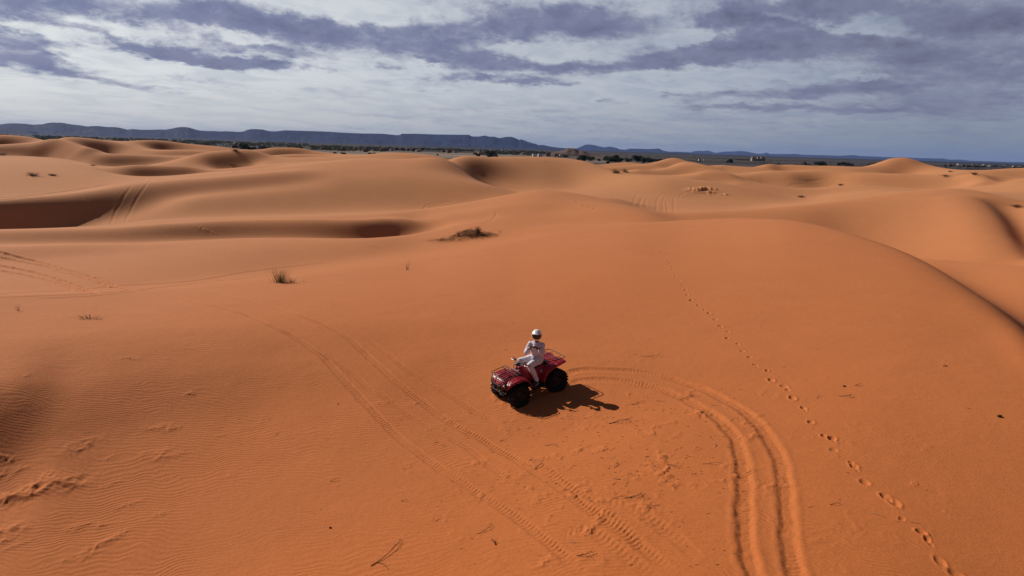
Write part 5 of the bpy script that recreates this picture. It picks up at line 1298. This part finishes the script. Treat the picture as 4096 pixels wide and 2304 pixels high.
def mountains(name, pts, dist, depth, mat, seed, amp):
    p = np.array(pts, float); A, T = px_az_tan(p[:, 0], p[:, 1]); A = np.asarray(A)
    az = np.arange(A.min(), A.max(), R(.035)); tt = np.interp(az, A, T)
    H = np.maximum(CAM_H + dist * tt - PLAIN_Z, 1.)
    env = np.clip((az - az[0]) / R(.6), 0, 1) * np.clip((az[-1] - az) / R(.6), 0, 1) if name != 'mountain_range' else np.clip((az[-1] - az) / R(.3), 0, 1)
    rows = np.concatenate([np.linspace(-1, 0, 26), np.linspace(.08, 1, 10)]); V = np.zeros((len(rows), len(az), 3))
    for i, t in enumerate(rows):
        hh = H * (1 - abs(t)) ** 1.25
        x = az * dist; q = fbm(x / 420 + t * 1.3, np.full_like(x, t * 2.2), seed, 5); g = np.abs(fbm(x / 260, np.full_like(x, t * 1.1 + 3), seed + 5, 4))
        w = math.sin(math.pi * min(1, abs(t) * 1.0)) if t != 0 else 0
        hh = hh + H * w * (q * .25 - g * .30) * amp
        hh = np.minimum(hh, H * (1 - .25 * abs(t))) 
        r = dist + t * depth * (1 + .25 * fbm(x / 900, x * 0 + 1, seed + 9, 2)) * (.35 + .65 * np.clip(H / H.max(), 0, 1))
        V[i, :, 0] = r * np.sin(az); V[i, :, 1] = r * np.cos(az); V[i, :, 2] = PLAIN_Z + hh * (env if t != 0 else 1) - (3 if abs(t) == 1 else 0)
    nr, na = len(rows), len(az); i = np.arange(nr - 1)[:, None]; j = np.arange(na - 1)[None, :]; a = i * na + j
    F = np.stack([a, a + 1, a + na + 1, a + na], -1).reshape(-1, 4)[:, ::-1]
    o = link(name, mesh_from(name, V.reshape(-1, 3), F, mat, True)); o['kind'] = 'structure'; return o
M_MNT = simple('mountain_rock_haze_shade', (.007, .012, .048), .95, 0, .1, .35, .0016)  # blue of the haze and cloud shade are put into the rock colour
RANGE1 = [(-700,505),(-400,495),(-150,500),(0,498),(25,494),(50,493),(75,494),(100,495),(130,499),(170,497),(190,492),(210,490),(250,491),(270,495),(290,498),(320,501),(350,506),(370,504),(390,504),(410,506),(430,508),(455,508),(480,511),(510,519),(530,516),(560,519),(600,519),(640,518),(660,519),(690,514),(712,509),(735,508),(748,509),(760,511),(785,519),(800,522),(830,524),(860,524),(880,526),(900,525),(930,526),(950,528),(975,526),(985,521),(1000,517),(1020,516),(1050,518),(1080,525),(1110,525),(1140,521),(1200,523),(1300,526),(1380,531),(1450,534),(1530,535),(1590,541),(1600,539),(1607,535),(1660,535),(1750,538),(1850,539),(1875,539),(1885,545),(1900,546),(1915,546),(1940,542),(1955,546),(1980,547),(1990,551),(2000,552),(2020,548),(2045,547),(2060,552),(2077,560),(2083,557),(2100,562),(2110,567),(2130,573),(2145,576),(2155,581),(2160,580),(2175,580),(2200,586),(2230,590),(2290,595),(2330,600)]
RANGE0 = [(-600,520),(-200,512),(0,508),(30,510),(60,516),(90,521),(120,526),(150,530)]
RANGE2 = [(2285,599),(2300,596),(2320,588),(2340,579),(2360,578),(2380,581),(2400,586),(2420,590),(2460,593),(2480,597),(2520,600),(2600,604),(2660,607)]
RANGE2B = [(2360,602),(2400,598),(2420,589),(2440,586),(2455,589),(2470,593),(2480,598),(2500,599),(2520,594),(2560,595),(2580,596),(2600,596),(2635,594),(2645,599),(2655,603),(2680,607),(2720,609),(2760,611)]
RANGE3 = [(2640,609),(2700,606),(2740,608),(2765,609),(2775,605),(2800,603),(2815,604),(2830,602),(2845,606),(2860,611),(2880,609),(2905,606),(2930,606),(2960,604),(2980,605),(3000,609),(3030,615),(3050,614),(3065,610),(3080,615),(3110,616),(3150,616),(3180,615),(3210,619),(3250,620),(3300,621),(3350,623),(3400,621),(3415,620),(3440,624),(3500,626),(3560,629),(3600,629),(3650,631),(3700,633),(3770,634),(3800,639),(3840,638),(3880,643),(3960,645),(4040,648),(4096,648),(4300,650),(4700,668)]
mountains('mountain_range', RANGE1, 15500, 2600, M_MNT, 3, .8)
mountains('foothills', RANGE0, 12500, 1200, M_MNT, 13, .8)
mountains('mountain_ridge', RANGE2, 27000, 2000, M_MNT, 23, .8)
mountains('mountain_ridge', RANGE2B, 24000, 2000, M_MNT, 33, .8)
mountains('mountain_ridge', RANGE3, 33000, 2500, M_MNT, 43, .8)

def haze():
    mb = MB(); mb.box((0, 9000, 190), (36000, 38000, 230)); o = mb.build('haze', None, None, False); o['kind'] = 'stuff'; o['label'] = 'thin blue air haze over the plain'
    m, N = material('air_haze'); v = N.new('ShaderNodeVolumePrincipled'); v.inputs['Color'].default_value = (.30, .46, .95, 1); v.inputs['Density'].default_value = HAZE
    v.inputs['Anisotropy'].default_value = 0.; out = N.new('ShaderNodeOutputMaterial'); N.l.new(v.outputs[0], out.inputs['Volume']); o.data.materials.clear(); o.data.materials.append(m)
HAZE = 1.7e-5
haze()

# the flat-topped butte with its ruin
def butte():
    pts = [(2170, 618), (2200, 612), (2240, 605), (2262, 598), (2268, 593), (2272, 592), (2298, 593), (2303, 595), (2315, 602), (2335, 602), (2350, 610), (2385, 618), (2420, 622)]
    _, d = plain_at(2290, 624); m = simple('brown_crumbling_rock', (.115, .080, .066), .95, 0, .1, .3, .06)
    p = np.array(pts, float); A, T = px_az_tan(p[:, 0], p[:, 1]); az = np.linspace(A.min(), A.max(), 90); H = CAM_H + d * np.interp(az, A, T) - PLAIN_Z
    V = []; rows = np.linspace(-1, 1, 25)
    for t in rows:
        hh = np.maximum(H, .2) * np.clip(1.25 * (1 - abs(t) ** 1.1), 0, 1); x = az * d
        hh = hh * (1 - .3 * np.abs(fbm(x / 9, x * 0 + t * 6, 5, 4)) * (abs(t) > .15)); r = d + t * 45
        V.append(np.stack([r * np.sin(az), r * np.cos(az), PLAIN_Z + hh - (1 if abs(t) == 1 else 0)], -1))
    V = np.array(V); nr, na = V.shape[:2]; i = np.arange(nr - 1)[:, None]; j = np.arange(na - 1)[None, :]; a = i * na + j
    o = link('rocky_hill', mesh_from('rocky_hill', V.reshape(-1, 3), np.stack([a, a + 1, a + na + 1, a + na], -1).reshape(-1, 4)[:, ::-1], m, True)); o['kind'] = 'structure'
butte()

# ---- buildings
M_MUD = simple('red_mud_plaster', (.20, .115, .085), .9, 0, .1, .2, .4); M_MUD2 = simple('brown_mud_plaster', (.17, .125, .10), .9, 0, .1, .2, .4)
M_BUFF = simple('buff_plaster', (.34, .26, .20), .9, 0, .1, .15, .4); M_WHITE = simple('white_plaster', (.62, .58, .53), .8, 0, .1, .08, .4); M_HOLE = simple('dark_opening', (.012, .010, .010), .9)
def house_meshes(seed, w, dp, h, mat):
    rng = random.Random(seed); wl = MB(); wl.box((0, 0, h / 2 - .5), (w / 2, dp / 2, h / 2 + .5))
    if rng.random() < .55: q = rng.uniform(.25, .5) * w; wl.box((rng.uniform(-1, 1) * (w / 2 - q / 2) * .9, .1, h + 1.2), (q / 2, dp / 2 * .8, 1.25))
    for s in (1, -1): wl.box((s * (w / 2 - .15), 0, h + .35), (.17, dp / 2 - .2, .36)); 
    wl.box((0, -dp / 2 + .15, h + .36), (w / 2 - .32, .16, .37))
    me = wl.build('walls', mat, None, False); n = max(2, int(w / 4)); a = me.data; bpy.data.objects.remove(me)
    return a, [(-w / 2 + w * (k + .5) / n, -dp / 2, 1.6 + fl * 3.) for fl in range(max(1, int(h / 3))) for k in range(n)]
_w = MB().box((0, 0, 0), (.5, .08, .65)).build('window', M_HOLE, None, False); WINDOW = _w.data; bpy.data.objects.remove(_w)
PROTO = [house_meshes(1, 12, 9, 5, M_MUD), house_meshes(2, 18, 10, 4, M_MUD2), house_meshes(3, 9, 8, 7, M_MUD), house_meshes(4, 14, 9, 4, M_BUFF), house_meshes(5, 8, 7, 5.5, M_WHITE), house_meshes(6, 24, 9, 3.6, M_BUFF), house_meshes(7, 10, 8, 8.5, M_MUD2)]
KIND = ['low red mud house', 'wide brown mud house', 'tall red mud house', 'pale buff flat-roofed house', 'small white house', 'long buff single-storey building', 'three-storey brown mud building']
def house(k, px, py, label, s=1., name='mud_house', cat='house', group=None, rz=None):
    p, d = plain_at(px, py); o = empty(name, p, math.radians(rz if rz is not None else random.Random(int(px * 7 + py)).uniform(-35, 35)) - math.atan2(p.x, p.y)); o.scale = (s, s, s)
    link('walls', PROTO[k][0], o)
    for q in PROTO[k][1]: link('window', WINDOW, o, q)
    return tag(o, label, cat, group)
rng = random.Random(41)
ZONES = [(930, 1250, 588, 597, 14, 'left end of the palm grove'), (1250, 1560, 594, 606, 24, 'palm grove left of the two masts'), (1560, 1860, 600, 610, 34, 'town in front of the two masts'), (1880, 2140, 612, 622, 22, 'plain right of the two masts'), (2140, 2260, 618, 628, 8, 'foot of the rocky hill')]
for x0, x1, y0, y1, n, where in ZONES:
    for q in range(n):
        px = rng.uniform(x0, x1); k = rng.choice((0, 0, 0, 1, 1, 2, 2, 6, 3, 3, 4, 5)); py = rng.uniform(y0, y1) + (px - (x0 + x1) / 2) * .030
        house(k, px, py, KIND[k] + ' on the ' + where if 'plain' in where else KIND[k] + ' at the ' + where if 'foot' in where or 'end' in where else KIND[k] + ' in the ' + where, rng.uniform(.5, .8), group='%ss of the far town, %s' % (KIND[k], where))
for q in range(26):
    px = rng.uniform(3775, 4140); k = rng.choice((3, 3, 5, 0, 1, 4)); house(k, px, 660.5 + (px - 3775) * .022 + rng.uniform(-2, 2.5), KIND[k] + ' in the village at the right edge', rng.uniform(.6, .9), group='%ss of the village at the right edge' % KIND[k])
for px, py, k, s, lab in [(944, 577, 4, 1.6, 'tall white minaret-like house above the left palm grove'), (1185, 586, 5, .9, 'long white shed in the left palm grove'), (1504, 594, 5, 1.2, 'long pale shed left of the town towers'), (1965, 605, 4, 1.3, 'single white block on the dark plain right of the masts'),
                          (2010, 604, 4, 1.4, 'rightmost white block on the dark plain right of the masts'), (1880, 596, 4, 1.1, 'white block at the foot of the tallest mast'), (2075, 612, 3, 1.2, 'buff house below the faint third mast'), (2138, 627, 4, 1.1, 'small white hut just over the central dune crest'), (2160, 628, 4, 1.2, 'white hut beside another just over the central dune crest'), (2240, 629, 5, .6, 'long low pale shed over the central dune crest')]:
    house(k, px, py, lab, s * .75, rz=10)

def crenel(mb, w, d, h, z=0): mb.box((0, 0, z + h / 2 - .5), (w / 2, d / 2, h / 2 + .5)); [mb.box((x, y, z + h + .5), (.5, .5, .5)) for x in np.arange(-w / 2 + .6, w / 2, 1.9) for y in (-d / 2 + .5, d / 2 - .5)]
def kasbah():
    p, d = plain_at(3030, 644); o = empty('desert_fort', p, -math.atan2(p.x, p.y) + .25); tag(o, 'sand-coloured fort with square corner towers on the far plain at right', 'fort')
    for x, y, w, h in ((-13, -6, 6, 11), (0, -7, 5, 10), (9, -5, 5, 12), (16, 4, 6, 9), (-8, 6, 5, 9)):
        mb = MB(); crenel(mb, w, w, h); mb.build('tower', M_BUFF, o, False, (x, y, 0))
    mb = MB(); mb.box((0, 0, 2.8), (16, 6, 3.3)); mb.build('wall', M_BUFF, o, False); mb = MB(); mb.box((-2, -6.1, 1.8), (1.3, .15, 1.9)); mb.build('gate', M_HOLE, o, False)
kasbah()
def wall_thing():
    p, d = plain_at(2978, 642); o = empty('boundary_wall', p, -math.atan2(p.x, p.y) - .05); mb = MB(); mb.box((0, 0, 1.2), (23, .5, 1.7)); mb.build('wall', M_BUFF, o, False)
    mb = MB(); mb.box((0, 0, 3.), (23.2, .7, .12)); mb.build('coping', M_BUFF, o, False); tag(o, 'long low pale wall left of the sand-coloured fort', 'wall')
wall_thing()
def tent(px, py, s, lab):
    p, d = plain_at(px, py); o = empty('white_tent', p, -math.atan2(p.x, p.y) + .3); mb = MB(); mb.loft([[(-3 * s, -2.5 * s, -.3), (-3 * s, 2.5 * s, -.3), (-2.6 * s, 0, 5 * s)], [(3 * s, -2.5 * s, -.3), (3 * s, 2.5 * s, -.3), (1 * s, 0, 3 * s)]])
    mb.build('canvas', M_WHITE, o, False); mb = MB(); mb.tube([(0, 0, 2), (-1.6 * s, 0, 5.6 * s)], .12, 6); mb.build('pole', M_STEEL, o, False); tag(o, lab, 'tent')
tent(2799, 643, 1.0, 'pointed white tent on the far plain behind the right dunes'); tent(2817, 641, .55, 'smaller white tent right of the pointed white tent')

M_MR = simple('mast_red_paint', (.22, .05, .05), .6); M_MW = simple('mast_white_paint', (.50, .48, .48), .6)
def mast(px, pb, pt, lab, wd=1.6, dark=False):
    p, d = plain_at(px, pb); A, T = px_az_tan(px, pt); h = (CAM_H + d * float(T)) - PLAIN_Z; o = empty('lattice_mast', p); tag(o, lab, 'mast', 'lattice masts over the far town')
    n = 7
    for k in range(n):
        mb = MB(); z0 = h * k / n; z1 = h * (k + 1) / n; w0 = wd * (1 - .55 * k / n); w1 = wd * (1 - .55 * (k + 1) / n)
        c0 = [Vector((x * w0 / 2, y * w0 / 2, z0)) for x, y in ((-1, -1), (1, -1), (1, 1), (-1, 1))]; c1 = [Vector((x * w1 / 2, y * w1 / 2, z1)) for x, y in ((-1, -1), (1, -1), (1, 1), (-1, 1))]
        for i in range(4):
            mb.tube([c0[i], c1[i]], .17, 4); a, b = c0[i], c0[(i + 1) % 4]; c, e = c1[i], c1[(i + 1) % 4]
            for s in range(3): f0, f1 = s / 3, (s + 1) / 3; mb.tube([a.lerp(c, f0), b.lerp(e, f1)], .09, 3); mb.tube([a.lerp(c, f1), b.lerp(e, f1)], .09, 3)
        mb.build('mast_section', M_STEEL if dark else (M_MR, M_MW)[k % 2], o, False)
    for k in range(3):
        mb = MB(); mb.lathe([(0, -.3), (.9, -.2), (.9, .2), (0, .3)], 10); q = mb.build('dish', M_MW, o, False, (.6 * math.cos(k * 2), -.9, h * (.72 + .09 * k)))
mast(1877, 597, 549, 'tallest red and white lattice mast in the middle of the far town', 2.4); mast(1902, 601, 553, 'thinner red and white lattice mast just right of the tallest one', 1.6)
mast(2093, 600, 561, 'faint red and white lattice mast before the end of the mountain range', 1.4); mast(729, 547, 526, 'thin dark mast standing against the mountains at left', 1.2, True)

# ---- trees
M_LEAF = leafy('tamarisk_foliage', (.014, .024, .012), (.034, .044, .020), .8); M_PALM = leafy('palm_foliage', (.018, .028, .016), (.045, .050, .028), .8); M_BARK = simple('grey_bark', (.08, .06, .045), .9)
def crown_mesh(seed, w, h, n, leaf, mat, base=.12):
    rng = random.Random(seed); lobes = [(rng.uniform(-.6, .6) * w / 2, rng.uniform(-.5, .5) * w / 2, h * rng.uniform(.16, .72), w * rng.uniform(.16, .28), h * rng.uniform(.18, .30)) for _ in range(13)]; V = []; F = []
    for k in range(n):
        lx, ly, lz, lr, lh = rng.choice(lobes); d = Vector((rng.gauss(0, 1), rng.gauss(0, 1), rng.gauss(0, 1))).normalized() * rng.uniform(.55, 1.08)
        c = Vector((lx + d.x * lr, ly + d.y * lr, max(h * base, lz + d.z * lh))); t = Vector((rng.gauss(0, 1), rng.gauss(0, 1), rng.gauss(0, 1))).normalized(); b = t.orthogonal().normalized(); s = leaf * rng.uniform(.5, 1.3); o = len(V)
        V += [tuple(c + t * s), tuple(c + b * s * .6), tuple(c - t * s * .8), tuple(c - b * s * .6)]; F.append((o, o + 1, o + 2, o + 3))
    return mesh_from('crown', V, F, mat, False)
def trunk_mesh(seed, h, r):
    rng = random.Random(seed); mb = MB(); mb.tube([(0, 0, -1), (.1, 0, h * .25), (.2, .1, h * .55)], [r, r * .8, r * .4], 7)
    for k in range(5): a = rng.uniform(0, 6.28); mb.tube([(0, 0, h * .15), (math.cos(a) * h * .2, math.sin(a) * h * .2, h * .4), (math.cos(a) * h * .4, math.sin(a) * h * .4, h * .6)], [r * .5, r * .35, r * .15], 5)
    o = mb.build('trunk', M_BARK, None); me = o.data; bpy.data.objects.remove(o); return me
TREES = [(crown_mesh(s, w, h, 1500, .62, M_LEAF, .0), trunk_mesh(s, h, .35)) for s, w, h in ((1, 13, 8), (2, 16, 7.5), (3, 10, 7))]
def tree(px, py, k, s, lab, group='dark trees beyond the dunes', zlift=0., wide=1.):
    p, d = plain_at(px, py); o = empty('desert_tree', p, px * .7); o.scale = (s * wide, s * wide, s); link('crown', TREES[k][0], o); link('trunk', TREES[k][1], o); return tag(o, lab, 'tree', group)
for px, py, k, s, lab in [(1965, 630, 0, 1.35, 'dark round tree poking over the central dune, right of the masts'), (1912, 626, 2, .75, 'low dark tree left of the round tree over the central dune'), (1750, 622, 2, .35, 'tiny lone tree on the pale strip left of the masts'),
    (2328, 645, 0, 1.1, 'left tree of the pair under the rocky hill'), (2362, 644, 1, 1.15, 'taller right tree of the pair under the rocky hill'), (2395, 645, 2, .5, 'small bush-like tree right of the pair under the rocky hill'), (2425, 636, 2, .8, 'mid-sized dim tree between the pair and the big clump'),
    (2440, 649, 1, 1.15, 'leftmost big tree of the dark clump beyond the dunes'), (2462, 648, 0, 1.25, 'tall middle tree of the leftmost dark clump'), (2480, 650, 2, .9, 'lower right tree of the leftmost dark clump'), (2430, 656, 2, .5, 'small shrubby tree at the foot of the leftmost dark clump'),
    (2515, 648, 1, .9, 'left tree of the central dark row'), (2550, 648, 0, 1.35, 'tallest tree of the central dark row'), (2578, 652, 2, 1.1, 'dense tree right of the tallest in the central dark row'), (2605, 651, 1, 1.1, 'second tree from the right in the central dark row'), (2635, 650, 2, .8, 'rightmost tree of the central dark row, by the dune'),
    (2920, 652, 0, .9, 'lone round tree on the plain left of the fort'), (3218, 655, 2, .5, 'small isolated tree with a bare gap beneath it, right of the fort'), (3222, 660, 2, .6, 'squat tree just below the small isolated tree'),
    (3275, 662, 1, 1.05, 'left flat-topped dark tree over the right dunes'), (3292, 662, 0, 1.0, 'right flat-topped dark tree over the right dunes'), (3357, 662, 2, .8, 'left tree of the ragged row over the right dunes'), (3375, 661, 0, .9, 'tallest tree of the ragged row over the right dunes'), (3395, 664, 1, .85, 'spreading tree in the ragged row over the right dunes'), (3408, 664, 2, .6, 'small right tree of the ragged row over the right dunes'),
    (3480, 664, 1, .8, 'dark tree left of the tallest right dune'), (3497, 660, 0, .8, 'dark tree hard against the tallest right dune'), (3115, 655, 2, .35, 'tiny dark tree on the skyline left of a dimpled dune'),
    (978, 600, 0, 1.3, 'darkest tree clump over the left dunes'), (1010, 601, 1, .8, 'low dark tree right of the darkest clump over the left dunes'), (1340, 619, 2, .5, 'small dark tree on the sand beyond the left dunes'), (1375, 620, 1, .55, 'round dark tree on the sand beyond the left dunes'), (1480, 622, 2, .55, 'dark tree behind the low left dunes'), (1498, 622, 0, .5, 'dark tree beside another behind the low left dunes')]:
    tree(px, py, k, s, lab)
rng = random.Random(77)
for q in range(46):
    px = rng.uniform(3770, 4180); tree(px, 664 + (px - 3770) * .022 + rng.uniform(-2.5, 3), rng.choice((0, 1, 2)), rng.uniform(.35, .75), 'small dark tree among the village houses at the right edge', 'trees of the village at the right edge')

def grove():
    """palm grove and far scrub: a belt of leaf clumps nobody could count"""
    rng = random.Random(6); V = []; F = []
    def clump(p, r, h, n, s):
        for k in range(n):
            d = Vector((rng.gauss(0, .45) * r, rng.gauss(0, .45) * r, abs(rng.gauss(.4, .3)) * h)); c = p + d; t = Vector((rng.gauss(0, 1), rng.gauss(0, 1), rng.gauss(0, 1))).normalized(); b = t.orthogonal().normalized(); q = s * rng.uniform(.6, 1.4); o = len(V)
            V.extend([tuple(c + t * q), tuple(c + b * q * .6), tuple(c - t * q * .8), tuple(c - b * q * .6)]); F.append((o, o + 1, o + 2, o + 3))
    for q in range(2300):
        px = rng.uniform(-200, 2300); hz = 529 + .0303 * px
        dy = rng.choice((rng.uniform(9, 22), rng.uniform(12, 30), rng.uniform(7, 16))) if px < 1250 else rng.uniform(14, 34 if px < 1600 else 28)
        if 1560 < px < 1900 and dy > 22: continue
        p, d = plain_at(px, hz + dy)
        if fbm(np.array([px / 60.]), np.array([dy / 5.]), 8, 3)[0] < -.12: continue
        clump(p, rng.uniform(4, 11), rng.uniform(3, 7.5), 26, 1.6 if d > 1500 else 1.2)
    for q in range(260):
        px = rng.uniform(2250, 4200); hz = 529 + .0303 * px; dy = rng.uniform(12, 34); p, d = plain_at(px, hz + dy); clump(p, rng.uniform(2, 5), rng.uniform(1, 2.4), 12, 1.0)
    o = link('palm_grove', mesh_from('palm_grove', V, F, M_PALM, False)); tag(o, 'dark belt of palms and scrub across the far plain', 'palm grove', None, 'stuff')
grove()
